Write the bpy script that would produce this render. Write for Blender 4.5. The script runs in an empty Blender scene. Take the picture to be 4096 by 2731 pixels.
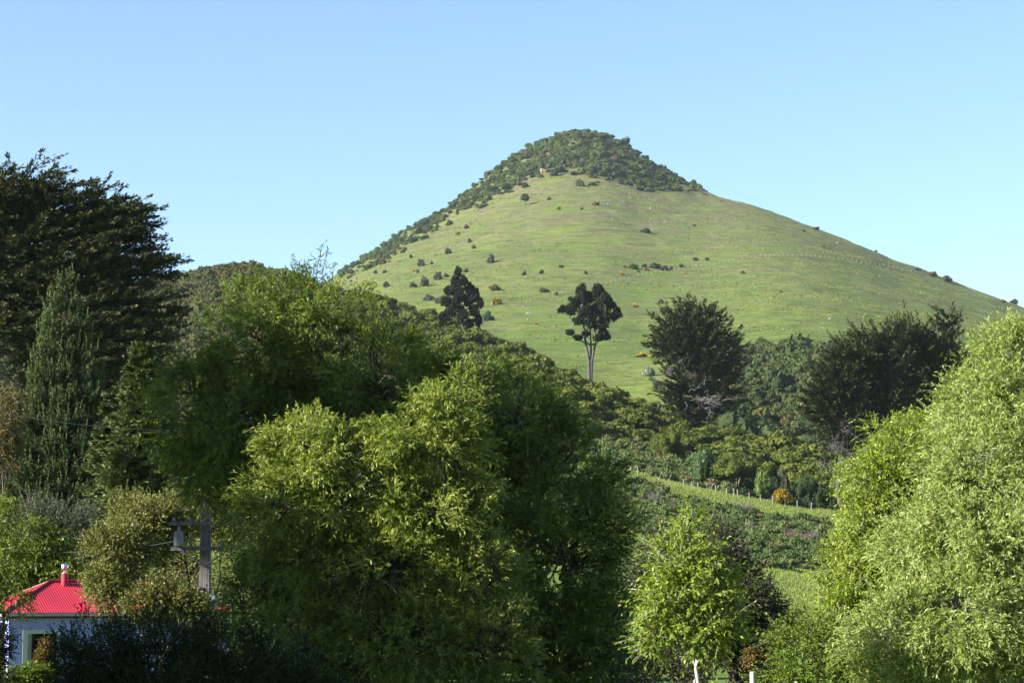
import bpy, math
import numpy as np
RAD = math.radians
sc = bpy.context.scene
col = sc.collection

# ------------------------------------------------------------------ camera, sky, sun, exposure
F = 2218.0
PITCH = RAD(6.66)
cP, sP = math.cos(PITCH), math.sin(PITCH)
cd = bpy.data.cameras.new('camera')
cd.sensor_width = 36.0
cd.lens = 36.0 * F / 1024.0
cd.clip_start = 0.5
cd.clip_end = 12000
cam = bpy.data.objects.new('camera', cd)
col.objects.link(cam)
cam.rotation_euler = (math.pi / 2 + PITCH, 0, 0)
sc.camera = cam

SUN_AZ, SUN_EL = RAD(68), RAD(26)          # azimuth to the left of straight behind the camera
SUN = np.array([-math.sin(SUN_AZ) * math.cos(SUN_EL), -math.cos(SUN_AZ) * math.cos(SUN_EL), math.sin(SUN_EL)])
world = bpy.data.worlds.new('World')
sc.world = world
world.use_nodes = True
wn = world.node_tree.nodes
wl = world.node_tree.links
bg = wn['Background']
sky = wn.new('ShaderNodeTexSky')
sky.sky_type = 'NISHITA'
sky.sun_disc = False
sky.sun_elevation = SUN_EL
sky.sun_rotation = math.atan2(SUN[0], SUN[1])
sky.altitude = 60
sky.air_density = 1.0
sky.dust_density = 0.15
sky.ozone_density = 3.2
wl.new(sky.outputs[0], bg.inputs[0])
bg.inputs[1].default_value = 0.065
ld = bpy.data.lights.new('sun', 'SUN')
ld.energy = 5.0
ld.angle = RAD(0.5)
ld.color = (1.0, 0.94, 0.84)
sun = bpy.data.objects.new('sun', ld)
col.objects.link(sun)
sun.rotation_euler = (math.pi / 2 - SUN_EL, 0, -SUN_AZ)
sc.view_settings.view_transform = 'Standard'
sc.view_settings.look = 'None'
sc.view_settings.exposure = 1.9
sc.view_settings.gamma = 1.0
sc.cycles.max_bounces = 6
sc.cycles.diffuse_bounces = 3
sc.cycles.transmission_bounces = 4
sc.cycles.volume_bounces = 1
sc.cycles.use_denoising = True
sc.cycles.denoiser = 'OPENIMAGEDENOISE'
sc.cycles.denoising_prefilter = 'ACCURATE'


# ------------------------------------------------------------------ helpers
def at(px, py, Y):
    """world point at forward distance Y seen in picture position (px, py)"""
    cx = (px - 512.0) / F
    cy = (341.0 - py) / F
    d = np.array([cx, cP - cy * sP, sP + cy * cP])
    return d * (Y / d[1])


def proj(x, y, z):
    zc = y * cP + z * sP
    yc = -y * sP + z * cP
    return 512 + F * x / zc, 341 - F * yc / zc


def rng_(s):
    return np.random.default_rng(s)


def nrm(v):
    return v / np.maximum(np.linalg.norm(v, axis=-1, keepdims=True), 1e-9)


def rdir(rng, n):
    return nrm(rng.normal(size=(n, 3)))


def vnoise(x, y, scale, seed):
    """2-D value noise, about -1..1"""
    r = rng_(seed)
    tab = r.uniform(-1, 1, 4096)
    u = x / scale + 1000.5
    v = y / scale + 1000.5
    iu = np.floor(u).astype(int)
    iv = np.floor(v).astype(int)
    fu = u - iu
    fv = v - iv
    fu = fu * fu * (3 - 2 * fu)
    fv = fv * fv * (3 - 2 * fv)

    def h(a, b):
        return tab[(a * 131 + b * 977 + a * b * 7) % 4096]
    return (h(iu, iv) * (1 - fu) + h(iu + 1, iv) * fu) * (1 - fv) + (h(iu, iv + 1) * (1 - fu) + h(iu + 1, iv + 1) * fu) * fv


class Acc:
    def __init__(self):
        self.V, self.Fc, self.A, self.n = [], [], [], 0

    def add(self, V, Fc, var=None):
        V = np.asarray(V, float).reshape(-1, 3)
        Fc = np.asarray(Fc, int).reshape(-1, 4)
        self.V.append(V)
        self.Fc.append(Fc + self.n)
        self.A.append(np.full(len(Fc), 0.5) if var is None else np.broadcast_to(np.asarray(var, float), (len(Fc),)))
        self.n += len(V)

    def arrays(self):
        return np.concatenate(self.V), np.concatenate(self.Fc), np.concatenate(self.A)

    def mesh(self, name, mat, smooth=False):
        V, Fc, A = self.arrays()
        me = bpy.data.meshes.new(name)
        me.vertices.add(len(V))
        me.vertices.foreach_set('co', V.astype(np.float32).ravel())
        me.loops.add(len(Fc) * 4)
        me.loops.foreach_set('vertex_index', Fc.astype(np.int32).ravel())
        me.polygons.add(len(Fc))
        me.polygons.foreach_set('loop_start', np.arange(0, len(Fc) * 4, 4, dtype=np.int32))
        flat = name in ('wall', 'side_wing', 'wing_eave', 'fascia', 'gutter', 'window', 'pane', 'pole', 'crossarm', 'fuse_box', 'meter_box', 'post', 'boulder', 'scree')
        me.polygons.foreach_set('use_smooth', np.full(len(Fc), smooth or not flat, dtype=bool))
        at_ = me.attributes.new('var', 'FLOAT', 'FACE')
        at_.data.foreach_set('value', A.astype(np.float32))
        me.materials.append(mat)
        me.update(calc_edges=True)
        return me

    def build(self, name, mat, parent=None, smooth=False):
        o = bpy.data.objects.new(name, self.mesh(name, mat, smooth))
        col.objects.link(o)
        if parent is not None:
            o.parent = parent
        return o


def tag(o, label=None, cat=None, group=None, kind=None):
    if label:
        o['label'] = label
    if cat:
        o['category'] = cat
    if group:
        o['group'] = group
    if kind:
        o['kind'] = kind
    return o


def thing(name, label, cat, loc=(0, 0, 0), rz=0.0, group=None):
    o = bpy.data.objects.new(name, None)
    col.objects.link(o)
    o.location = tuple(float(c) for c in loc)
    o.rotation_euler = (0, 0, rz)
    o.empty_display_size = 0.5
    return tag(o, label, cat, group)


def leafq(P, A, N, L, W, mid=0.45):
    """one diamond shaped face per leaf"""
    n = len(P)
    A = nrm(A)
    S = nrm(np.cross(A, N))
    L = np.broadcast_to(np.asarray(L, float), (n,))[:, None]
    W = np.broadcast_to(np.asarray(W, float), (n,))[:, None]
    V = np.stack([P, P + A * L * mid + S * W / 2, P + A * L, P + A * L * mid - S * W / 2], 1).reshape(-1, 3)
    return V, np.arange(4 * n).reshape(-1, 4)


def tube(pts, rad, sides=6):
    pts = np.asarray(pts, float)
    k = len(pts)
    rad = np.broadcast_to(np.asarray(rad, float), (k,))
    T = nrm(np.gradient(pts, axis=0))
    ref = np.where(np.abs(T[:, 2:3]) > 0.9, np.array([[1.0, 0, 0]]), np.array([[0, 0, 1.0]]))
    U = nrm(np.cross(T, ref))
    W = np.cross(T, U)
    a = np.linspace(0, 2 * math.pi, sides, endpoint=False)
    V = pts[:, None, :] + rad[:, None, None] * (np.cos(a)[None, :, None] * U[:, None, :] + np.sin(a)[None, :, None] * W[:, None, :])
    V = V.reshape(-1, 3)
    i = np.arange(k - 1)[:, None]
    j = np.arange(sides)[None, :]
    j2 = (j + 1) % sides
    Fc = np.stack(np.broadcast_arrays(i * sides + j, i * sides + j2, (i + 1) * sides + j2, (i + 1) * sides + j), -1).reshape(-1, 4)
    return V, Fc


def limb(a, b, rng, k=6, wob=0.06, sag=0.0):
    a = np.asarray(a, float)
    b = np.asarray(b, float)
    t = np.linspace(0, 1, k)[:, None]
    ln = np.linalg.norm(b - a)
    p = a + (b - a) * t
    w = rng.normal(size=(k, 3)) * wob * ln
    w[0] = 0
    w[-1] *= 0.3
    p = p + w
    p[:, 2] += sag * ln * np.sin(t[:, 0] * math.pi)
    return p


def boxq(x0, x1, y0, y1, z0, z1):
    V = np.array([(x, y, z) for z in (z0, z1) for y in (y0, y1) for x in (x0, x1)], float)
    Fc = np.array([(0, 2, 3, 1), (4, 5, 7, 6), (0, 1, 5, 4), (2, 6, 7, 3), (0, 4, 6, 2), (1, 3, 7, 5)])
    return V, Fc


# ------------------------------------------------------------------ materials
def new_mat(name):
    m = bpy.data.materials.new(name)
    m.use_nodes = True
    nt = m.node_tree
    nt.nodes.clear()
    out = nt.nodes.new('ShaderNodeOutputMaterial')
    return m, nt, out


def ramp_(nt, stops):
    r = nt.nodes.new('ShaderNodeValToRGB')
    e = r.color_ramp.elements
    while len(e) < len(stops):
        e.new(0.5)
    for k, (p, c) in enumerate(stops):
        e[k].position = p
        e[k].color = (*c, 1)
    return r


REFL = 0.56      # measured base colours are these times the values written below


def leaf_mat(name, stops, trans=0.3, tcol=None, rough=0.45, spec=0.4):
    stops = [(p, tuple(v * REFL for v in c)) for p, c in stops]
    spec *= 0.6
    m, nt, out = new_mat(name)
    a = nt.nodes.new('ShaderNodeAttribute')
    a.attribute_name = 'var'
    r = ramp_(nt, stops)
    nt.links.new(a.outputs['Fac'], r.inputs[0])
    p = nt.nodes.new('ShaderNodeBsdfPrincipled')
    p.inputs['Roughness'].default_value = rough
    p.inputs['Specular IOR Level'].default_value = spec
    nt.links.new(r.outputs[0], p.inputs['Base Color'])
    if trans > 0:
        t = nt.nodes.new('ShaderNodeBsdfTranslucent')
        mx = nt.nodes.new('ShaderNodeMix')
        mx.data_type = 'RGBA'
        mx.blend_type = 'MULTIPLY'
        mx.inputs[0].default_value = 1.0
        nt.links.new(r.outputs[0], mx.inputs[6])
        mx.inputs[7].default_value = (*(tcol or (1.25, 1.2, 0.5)), 1)
        nt.links.new(mx.outputs[2], t.inputs['Color'])
        ms = nt.nodes.new('ShaderNodeMixShader')
        ms.inputs[0].default_value = trans
        nt.links.new(p.outputs[0], ms.inputs[1])
        nt.links.new(t.outputs[0], ms.inputs[2])
        nt.links.new(ms.outputs[0], out.inputs[0])
    else:
        nt.links.new(p.outputs[0], out.inputs[0])
    return m


def plain_mat(name, c, rough=0.6, metal=0.0, spec=0.4, noise=None, bump=0.0):
    """noise = (scale xyz, amount): darker and lighter patches belonging to the surface"""
    if metal < 0.9:
        c = tuple(v * REFL for v in c)
    m, nt, out = new_mat(name)
    p = nt.nodes.new('ShaderNodeBsdfPrincipled')
    p.inputs['Roughness'].default_value = rough
    p.inputs['Metallic'].default_value = metal
    p.inputs['Specular IOR Level'].default_value = spec
    p.inputs['Base Color'].default_value = (*c, 1)
    if noise:
        tc = nt.nodes.new('ShaderNodeTexCoord')
        mp = nt.nodes.new('ShaderNodeMapping')
        mp.inputs['Scale'].default_value = noise[0]
        n = nt.nodes.new('ShaderNodeTexNoise')
        n.inputs['Scale'].default_value = 1.0
        n.inputs['Detail'].default_value = 6
        nt.links.new(tc.outputs['Object'], mp.inputs[0])
        nt.links.new(mp.outputs[0], n.inputs['Vector'])
        lo = tuple(v * (1 - noise[1]) for v in c)
        hi = tuple(min(1, v * (1 + noise[1])) for v in c)
        r = ramp_(nt, [(0.3, lo), (0.7, hi)])
        nt.links.new(n.outputs[0], r.inputs[0])
        nt.links.new(r.outputs[0], p.inputs['Base Color'])
        if bump:
            b = nt.nodes.new('ShaderNodeBump')
            b.inputs['Strength'].default_value = bump
            b.inputs['Distance'].default_value = 0.05
            nt.links.new(n.outputs[0], b.inputs['Height'])
            nt.links.new(b.outputs[0], p.inputs['Normal'])
    nt.links.new(p.outputs[0], out.inputs[0])
    return m


def grass_mat(name, hill):
    m, nt, out = new_mat(name)
    L = nt.links.new
    tc = nt.nodes.new('ShaderNodeTexCoord')

    def noise(scale, detail, rough=0.55, dist=0.0):
        mp = nt.nodes.new('ShaderNodeMapping')
        mp.inputs['Scale'].default_value = scale
        n = nt.nodes.new('ShaderNodeTexNoise')
        n.inputs['Scale'].default_value = 1.0
        n.inputs['Detail'].default_value = detail
        n.inputs['Roughness'].default_value = rough
        n.inputs['Distortion'].default_value = dist
        L(tc.outputs['Object'], mp.inputs[0])
        L(mp.outputs[0], n.inputs['Vector'])
        return n

    def mix(fac, a, b, blend='MIX'):
        x = nt.nodes.new('ShaderNodeMix')
        x.data_type = 'RGBA'
        x.blend_type = blend
        if isinstance(fac, float):
            x.inputs[0].default_value = fac
        else:
            L(fac, x.inputs[0])
        for s, v in ((6, a), (7, b)):
            if isinstance(v, tuple):
                x.inputs[s].default_value = (*v, 1)
            else:
                L(v, x.inputs[s])
        return x.outputs[2]

    def step(v, lo, hi):
        x = nt.nodes.new('ShaderNodeMapRange')
        x.interpolation_type = 'SMOOTHSTEP'
        x.inputs[1].default_value = lo
        x.inputs[2].default_value = hi
        L(v, x.inputs[0])
        return x.outputs[0]

    green, bright, straw, brown = [tuple(v * REFL for v in q) for q in
                                   ((0.195, 0.305, 0.045), (0.270, 0.370, 0.060), (0.330, 0.285, 0.150), (0.150, 0.118, 0.072))]
    if not hill:
        green, bright = [tuple(v * 0.8 for v in q) for q in (green, bright)]
    big = noise((0.006, 0.006, 0.010), 4)
    mid = noise((0.035, 0.030, 0.09), 6, 0.65, 0.4)
    streak = noise((0.10, 0.10, 1.3), 5, 0.7, 0.3)           # thin level bands of cropped and rank grass
    tuft = noise((0.55, 0.55, 1.1), 5, 0.75)
    c = mix(step(big.outputs[0], 0.38, 0.62), green, bright)
    if hill:
        # drier, paler turf towards the summit (uphill the soil is thin and stony)
        sep = nt.nodes.new('ShaderNodeSeparateXYZ')
        L(tc.outputs['Object'], sep.inputs[0])
        up = nt.nodes.new('ShaderNodeMapRange')
        up.inputs[1].default_value = 60
        up.inputs[2].default_value = 340
        L(sep.outputs[2], up.inputs[0])
        ad = nt.nodes.new('ShaderNodeMath')
        ad.operation = 'MULTIPLY'
        L(up.outputs[0], ad.inputs[0])
        L(step(mid.outputs[0], 0.30, 0.62), ad.inputs[1])
        c = mix(ad.outputs[0], c, straw)
        mu = nt.nodes.new('ShaderNodeMath')
        mu.operation = 'MULTIPLY'
        L(step(streak.outputs[0], 0.50, 0.68), mu.inputs[0])
        mu.inputs[1].default_value = 0.7
        c = mix(mu.outputs[0], c, straw)
        m2 = nt.nodes.new('ShaderNodeMath')
        m2.operation = 'MULTIPLY'
        L(step(streak.outputs[0], 0.50, 0.36), m2.inputs[0])
        L(step(mid.outputs[0], 0.40, 0.58), m2.inputs[1])
        c = mix(m2.outputs[0], c, brown)
    if hill:
        # thin, level tracks trodden by stock, darker rank grass between
        st2 = noise((0.085, 0.085, 0.95), 4, 0.62, 0.5)
        c = mix(step(st2.outputs[0], 0.54, 0.40), c, mix(1.0, c, (0.64, 0.68, 0.70), 'MULTIPLY'))
        st3 = noise((0.02, 0.02, 0.30), 5, 0.7, 0.6)
        c = mix(step(st3.outputs[0], 0.52, 0.36), c, mix(1.0, c, (0.74, 0.78, 0.70), 'MULTIPLY'))
    c = mix(step(tuft.outputs[0], 0.60, 0.36), c, mix(0.5, c, (0.05, 0.075, 0.016)))
    p = nt.nodes.new('ShaderNodeBsdfPrincipled')
    p.inputs['Roughness'].default_value = 0.9
    p.inputs['Specular IOR Level'].default_value = 0.1
    p.inputs['Sheen Weight'].default_value = 0.0
    L(c, p.inputs['Base Color'])
    b1 = nt.nodes.new('ShaderNodeBump')
    b1.inputs['Strength'].default_value = 1.0
    b1.inputs['Distance'].default_value = 1.1 if hill else 0.25
    L(tuft.outputs[0], b1.inputs['Height'])
    b2 = nt.nodes.new('ShaderNodeBump')
    b2.inputs['Strength'].default_value = 0.9
    b2.inputs['Distance'].default_value = 1.6 if hill else 0.2
    L(streak.outputs[0], b2.inputs['Height'])
    L(b1.outputs[0], b2.inputs['Normal'])
    L(b2.outputs[0], p.inputs['Normal'])
    L(p.outputs[0], out.inputs[0])
    return m


M = {}
M['grass_hill'] = grass_mat('hill_pasture', True)
M['grass'] = grass_mat('terrace_pasture', False)
M['bark'] = plain_mat('bark', (0.10, 0.08, 0.06), 0.9, noise=((6, 6, 2), 0.5), bump=0.8)
M['bark_grey'] = plain_mat('grey_bark', (0.30, 0.27, 0.25), 0.9, noise=((3, 3, 1), 0.4), bump=0.6)
M['bark_pine'] = plain_mat('pine_bark', (0.12, 0.105, 0.10), 0.9, noise=((3, 3, 1), 0.4), bump=0.6)
M['bark_white'] = plain_mat('pale_bark', (0.62, 0.58, 0.52), 0.7, noise=((9, 9, 14), 0.25))
M['deadwood'] = plain_mat('dead_wood', (0.24, 0.215, 0.205), 0.9, noise=((2, 2, 2), 0.3))
M['rock'] = plain_mat('rock', (0.27, 0.26, 0.255), 0.9, noise=((0.8, 0.8, 0.8), 0.4))
M['willow'] = leaf_mat('willow_leaf', [(0.0, (0.060, 0.120, 0.014)), (0.5, (0.255, 0.335, 0.048)), (1.0, (0.540, 0.590, 0.150))], 0.36, spec=0.3)  # dark end: older leaves, deepened to put shade of the gaps into the colour
M['willow_back'] = leaf_mat('dark_willow_leaf', [(0.0, (0.055, 0.125, 0.018)), (0.6, (0.165, 0.250, 0.030)), (1.0, (0.470, 0.530, 0.110))], 0.36, spec=0.3)  # dark end also stands for shade between the leaf clumps
M['silver_willow'] = leaf_mat('silver_willow_leaf', [(0.0, (0.200, 0.300, 0.055)), (0.5, (0.360, 0.470, 0.110)), (1.0, (0.56, 0.63, 0.25))], 0.36, spec=0.3)
M['lime_tree'] = leaf_mat('lime_leaf', [(0.0, (0.17, 0.28, 0.020)), (0.6, (0.320, 0.430, 0.050)), (1.0, (0.50, 0.57, 0.11))], 0.36, spec=0.3)
M['cherry'] = leaf_mat('broad_leaf', [(0.0, (0.12, 0.22, 0.016)), (0.6, (0.29, 0.40, 0.040)), (1.0, (0.50, 0.58, 0.10))], 0.40, rough=0.5, spec=0.35)
M['olive_bush'] = leaf_mat('olive_bush_leaf', [(0.0, (0.035, 0.042, 0.018)), (0.7, (0.062, 0.068, 0.028)), (0.85, (0.13, 0.10, 0.055)), (1.0, (0.17, 0.13, 0.075))], 0.15)
M['dark_hedge'] = leaf_mat('hedge_leaf', [(0.0, (0.016, 0.036, 0.012)), (1.0, (0.042, 0.072, 0.018))], 0.15, spec=0.05)
M['variegated'] = leaf_mat('pale_tipped_leaf', [(0.0, (0.09, 0.12, 0.028)), (0.5, (0.21, 0.24, 0.06)), (0.85, (0.34, 0.33, 0.12)), (1.0, (0.36, 0.24, 0.14))], 0.28, spec=0.3)
M['fresh_shrub'] = leaf_mat('fresh_shrub_leaf', [(0.0, (0.06, 0.13, 0.015)), (0.6, (0.17, 0.26, 0.028)), (1.0, (0.29, 0.36, 0.05))], 0.3, spec=0.3)
M['grey_shrub'] = leaf_mat('grey_shrub_leaf', [(0.0, (0.06, 0.085, 0.04)), (0.6, (0.10, 0.125, 0.06)), (1.0, (0.15, 0.165, 0.085))], 0.2)
M['russet'] = leaf_mat('russet_leaf', [(0.0, (0.07, 0.09, 0.025)), (0.5, (0.14, 0.13, 0.035)), (1.0, (0.26, 0.16, 0.05))], 0.25)
M['gold_shrub'] = leaf_mat('golden_conifer_leaf', [(0.0, (0.10, 0.075, 0.012)), (1.0, (0.26, 0.19, 0.03))], 0.2)
M['cypress'] = leaf_mat('cypress_leaf', [(0.0, (0.024, 0.036, 0.016)), (0.65, (0.066, 0.078, 0.028)), (1.0, (0.190, 0.165, 0.055))], 0.08, rough=0.7, spec=0.2)
M['cypress_far'] = leaf_mat('far_cypress_leaf', [(0.0, (0.024, 0.038, 0.016)), (0.65, (0.066, 0.084, 0.032)), (1.0, (0.155, 0.165, 0.06))], 0.08, rough=0.7, spec=0.2)
M['young_pine'] = leaf_mat('young_pine_needle', [(0.0, (0.028, 0.062, 0.024)), (0.6, (0.085, 0.130, 0.038)), (1.0, (0.23, 0.27, 0.085))], 0.12, rough=0.6, spec=0.3)
M['spruce'] = leaf_mat('spruce_needle', [(0.0, (0.022, 0.046, 0.018)), (0.6, (0.095, 0.150, 0.048)), (1.0, (0.30, 0.33, 0.11))], 0.1, rough=0.6, spec=0.3)
M['pine'] = leaf_mat('pine_needle', [(0.0, (0.022, 0.040, 0.022)), (1.0, (0.055, 0.080, 0.040))], 0.08, rough=0.7, spec=0.2)
M['kanuka'] = leaf_mat('kanuka_leaf', [(0.0, (0.060, 0.085, 0.018)), (0.6, (0.130, 0.158, 0.030)), (1.0, (0.215, 0.235, 0.052))], 0.15, rough=0.8, spec=0.1)
M['gorse'] = leaf_mat('gorse_leaf', [(0.0, (0.065, 0.110, 0.036)), (0.55, (0.155, 0.215, 0.070)), (0.8, (0.19, 0.18, 0.075)), (1.0, (0.27, 0.20, 0.10))], 0.12, rough=0.8, spec=0.1)
M['gorse_brown'] = leaf_mat('brown_gorse_leaf', [(0.0, (0.050, 0.070, 0.028)), (0.5, (0.105, 0.115, 0.042)), (1.0, (0.17, 0.125, 0.06))], 0.1, rough=0.8, spec=0.1)
M['gorse_flower'] = leaf_mat('gorse_flower', [(0.0, (0.07, 0.08, 0.02)), (0.3, (0.16, 0.12, 0.02)), (0.55, (0.50, 0.33, 0.02)), (1.0, (0.95, 0.66, 0.03))], 0.1, rough=0.8, spec=0.1)
M['gorse_half'] = leaf_mat('half_flowered_gorse', [(0.0, (0.055, 0.065, 0.02)), (0.5, (0.11, 0.09, 0.025)), (1.0, (0.40, 0.20, 0.03))], 0.1, rough=0.8, spec=0.1)
M['bush_dark'] = leaf_mat('dark_bush_leaf', [(0.0, (0.032, 0.055, 0.022)), (1.0, (0.075, 0.105, 0.04))], 0.1, rough=0.8, spec=0.1)
M['bush_grey'] = leaf_mat('grey_bush_leaf', [(0.0, (0.060, 0.072, 0.040)), (1.0, (0.125, 0.125, 0.075))], 0.1, rough=0.8, spec=0.1)
M['bush_blue'] = leaf_mat('blue_green_leaf', [(0.0, (0.035, 0.075, 0.032)), (1.0, (0.085, 0.145, 0.060))], 0.1, rough=0.8, spec=0.1)
M['summit'] = leaf_mat('summit_wood_leaf', [(0.0, (0.035, 0.050, 0.022)), (0.35, (0.062, 0.092, 0.026)), (0.6, (0.110, 0.165, 0.034)), (0.8, (0.110, 0.115, 0.05)), (1.0, (0.13, 0.10, 0.075))], 0.12, rough=0.8, spec=0.1)
M['leafy_dark'] = leaf_mat('dark_broad_leaf', [(0.0, (0.035, 0.075, 0.020)), (0.6, (0.085, 0.150, 0.034)), (1.0, (0.15, 0.22, 0.055))], 0.2, spec=0.3)
M['gully'] = leaf_mat('gully_leaf', [(0.0, (0.040, 0.065, 0.022)), (0.5, (0.085, 0.120, 0.036)), (0.8, (0.12, 0.125, 0.045)), (1.0, (0.24, 0.17, 0.05))], 0.1, rough=0.8, spec=0.1)
M['blossom'] = leaf_mat('white_blossom', [(0.0, (0.10, 0.13, 0.06)), (0.4, (0.30, 0.34, 0.22)), (1.0, (0.75, 0.76, 0.68))], 0.15)
M['lime_far'] = leaf_mat('spring_leaf', [(0.0, (0.09, 0.15, 0.025)), (1.0, (0.19, 0.25, 0.05))], 0.2)
M['fox_pink'] = leaf_mat('pink_bell', [(0.0, (0.24, 0.09, 0.17)), (1.0, (0.46, 0.20, 0.34))], 0.2)
M['fox_cream'] = leaf_mat('cream_bell', [(0.0, (0.45, 0.45, 0.20)), (1.0, (0.72, 0.70, 0.45))], 0.2)
M['stem'] = plain_mat('green_stem', (0.10, 0.16, 0.05))
M['post'] = plain_mat('weathered_post', (0.34, 0.32, 0.29), 0.9, noise=((4, 4, 1), 0.25))
M['wire'] = plain_mat('wire', (0.30, 0.30, 0.31), 0.5, 0.6)
M['pole'] = plain_mat('weathered_pole', (0.17, 0.16, 0.16), 0.85, noise=((14, 14, 0.8), 0.45), bump=0.6)
M['cable'] = plain_mat('cable', (0.05, 0.06, 0.08), 0.8, spec=0.1)
M['box'] = plain_mat('grey_box', (0.24, 0.27, 0.33), 0.5, noise=((3, 3, 3), 0.1))
M['iron_red'] = plain_mat('red_roof_paint', (0.60, 0.030, 0.058), 0.45, noise=((0.9, 0.9, 0.9), 0.13))
M['iron_dark'] = plain_mat('dark_red_trim', (0.20, 0.014, 0.018), 0.5, noise=((1.5, 1.5, 1.5), 0.15))
M['wall'] = plain_mat('blue_render', (0.50, 0.58, 1.25), 0.8, noise=((2, 2, 2), 0.1), bump=0.2)
M['trim'] = plain_mat('pale_trim', (0.80, 0.88, 0.92), 0.5, noise=((3, 3, 3), 0.06))
M['gutter'] = plain_mat('pale_gutter', (0.60, 0.66, 0.72), 0.4, noise=((2, 2, 2), 0.06))
M['glass'] = plain_mat('window_glass', (0.01, 0.012, 0.014), 0.05, 0.0, 0.8)
M['curtain'] = plain_mat('curtain', (0.45, 0.47, 0.42), 0.9)
M['steel'] = plain_mat('stainless', (0.72, 0.70, 0.68), 0.28, 1.0)

# ------------------------------------------------------------------ the ground under and around the camera
PXS = [-400, 0, 170, 210, 240, 265, 310, 385, 430, 480, 520, 560, 600, 640, 680, 720, 760, 800, 840, 900, 1024, 1400]
CR_PY = [310, 294, 279, 269, 267, 268, 284, 306, 320, 337, 356, 376, 392, 413, 430, 440, 448, 457, 466, 480, 495, 500]
CR_D = [800, 760, 700, 690, 680, 675, 650, 610, 585, 560, 530, 500, 480, 460, 445, 435, 428, 420, 412, 404, 395, 395]
crest = np.array([at(a, b, d) for a, b, d in zip(PXS, CR_PY, CR_D)])
CA = crest[:, 0] / crest[:, 1]
N_ = len(PXS)
PX = np.array(PXS, float)


def zline(D, px_py):
    py = np.interp(PX, [p for p, _ in px_py], [q for _, q in px_py])
    return np.array([at(a, b, D)[2] for a, b in zip(PXS, py)])


L5 = zline(330.0, [(-400, 440), (400, 452), (600, 470), (700, 489), (830, 512), (1024, 535)])
L4 = zline(270.0, [(-400, 500), (400, 505), (600, 524), (700, 545), (830, 571), (1024, 590)])
L45 = zline(314.0, [(-400, 452), (400, 466), (600, 484), (700, 502), (830, 527), (1024, 552)])
ST_D = [np.full(N_, -200.0), np.full(N_, 80.0), np.full(N_, 150.0), np.full(N_, 225.0), np.full(N_, 270.0), np.full(N_, 314.0), np.full(N_, 330.0),
        np.array(CR_D, float), np.array(CR_D) + 60.0, np.array(CR_D) + 150.0, np.full(N_, 3200.0)]
ST_Z = [np.full(N_, -3.2), np.full(N_, -3.2), np.full(N_, -2.0), L4 - 6, L4, L45, L5, crest[:, 2], crest[:, 2] - 3, crest[:, 2] - 16, np.full(N_, -5.0)]
ST_D = np.array(ST_D)
ST_Z = np.array(ST_Z)


def G(x, y):
    """ground height"""
    x = np.atleast_1d(np.asarray(x, float))
    y = np.atleast_1d(np.asarray(y, float))
    x, y = np.broadcast_arrays(x, y)
    a = np.clip(x / np.maximum(y, 60.0), CA[0], CA[-1])
    D = np.array([np.interp(a, CA, r) for r in ST_D])
    Z = np.array([np.interp(a, CA, r) for r in ST_Z])
    z = np.full(x.shape, -3.2)
    for k in range(len(D) - 1):
        t = (y - D[k]) / (D[k + 1] - D[k])
        s = (t >= 0) & (t < 1)
        z = np.where(s, Z[k] + (Z[k + 1] - Z[k]) * t, z)
    far = np.clip((y - 140) / 200.0, 0, 1)
    return z + far * (vnoise(x, y, 26, 3) * 0.7 + vnoise(x, y, 7, 4) * 0.22)


gx = 2600 * np.sinh(np.linspace(-1, 1, 261) * 4.2) / math.sinh(4.2)
gy = np.concatenate([np.arange(-120, 60, 12), np.arange(60, 240, 5), np.arange(240, 720, 4), np.arange(720, 1000, 12), np.arange(1000, 3201, 100)]).astype(float)
XX, YY = np.meshgrid(gx, gy)
ZZ = G(XX, YY)
ny, nx = XX.shape
ii = (np.arange(ny - 1)[:, None] * nx + np.arange(nx - 1)[None, :]).ravel()
A_ = Acc()
A_.add(np.stack([XX, YY, ZZ], -1), np.stack([ii, ii + 1, ii + nx + 1, ii + nx], -1))
tag(A_.build('ground', M['grass'], smooth=True), 'grassy valley floor and terraced slope below the conical hill', 'ground', kind='structure')

# ------------------------------------------------------------------ the conical hill
SIL_PX = [-700, -300, 0, 200, 300, 345, 370, 400, 430, 460, 490, 515, 540, 560, 580, 600, 620, 640, 670, 700, 730, 760, 795, 830, 865, 900, 930, 960, 992, 1024, 1150, 1400, 1800]
SIL_PY = [480, 420, 385, 340, 296, 269, 255, 235, 219, 198, 174, 156, 141, 133, 130, 132, 141, 155, 172, 188, 199, 208, 221, 233, 246, 261, 272, 284, 295, 307, 352, 420, 480]
SIL_A = np.array([at(a, b, 1900.0)[0] / 1900.0 for a, b in zip(SIL_PX, SIL_PY)])
CY_Y = np.array([560, 720, 850, 1000, 1250, 1500, 1750, 1900, 2000.0])
CY_PY = np.array([540, 397, 361, 330, 284, 233, 178, 150, 133.0])
CY_F = (397 - CY_PY) / (397 - 133.0)


def smooth_tab(x, y, step, width):
    """finely sampled, rounded copy of a polyline"""
    xs = np.arange(x[0], x[-1], step)
    ys = np.interp(xs, x, y)
    k = np.exp(-0.5 * (np.arange(-3 * width, 3 * width + 1) / width) ** 2)
    k /= k.sum()
    pad = 3 * width
    yp = np.concatenate([2 * ys[0] - ys[pad:0:-1], ys, 2 * ys[-1] - ys[-2:-pad - 2:-1]])
    return xs, np.convolve(yp, k, 'valid')


SIL_A, SIL_PY = smooth_tab(SIL_A, np.array(SIL_PY, float), 0.0005, 7)
CY_Y, CY_F = smooth_tab(CY_Y, CY_F, 5.0, 12)


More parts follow.
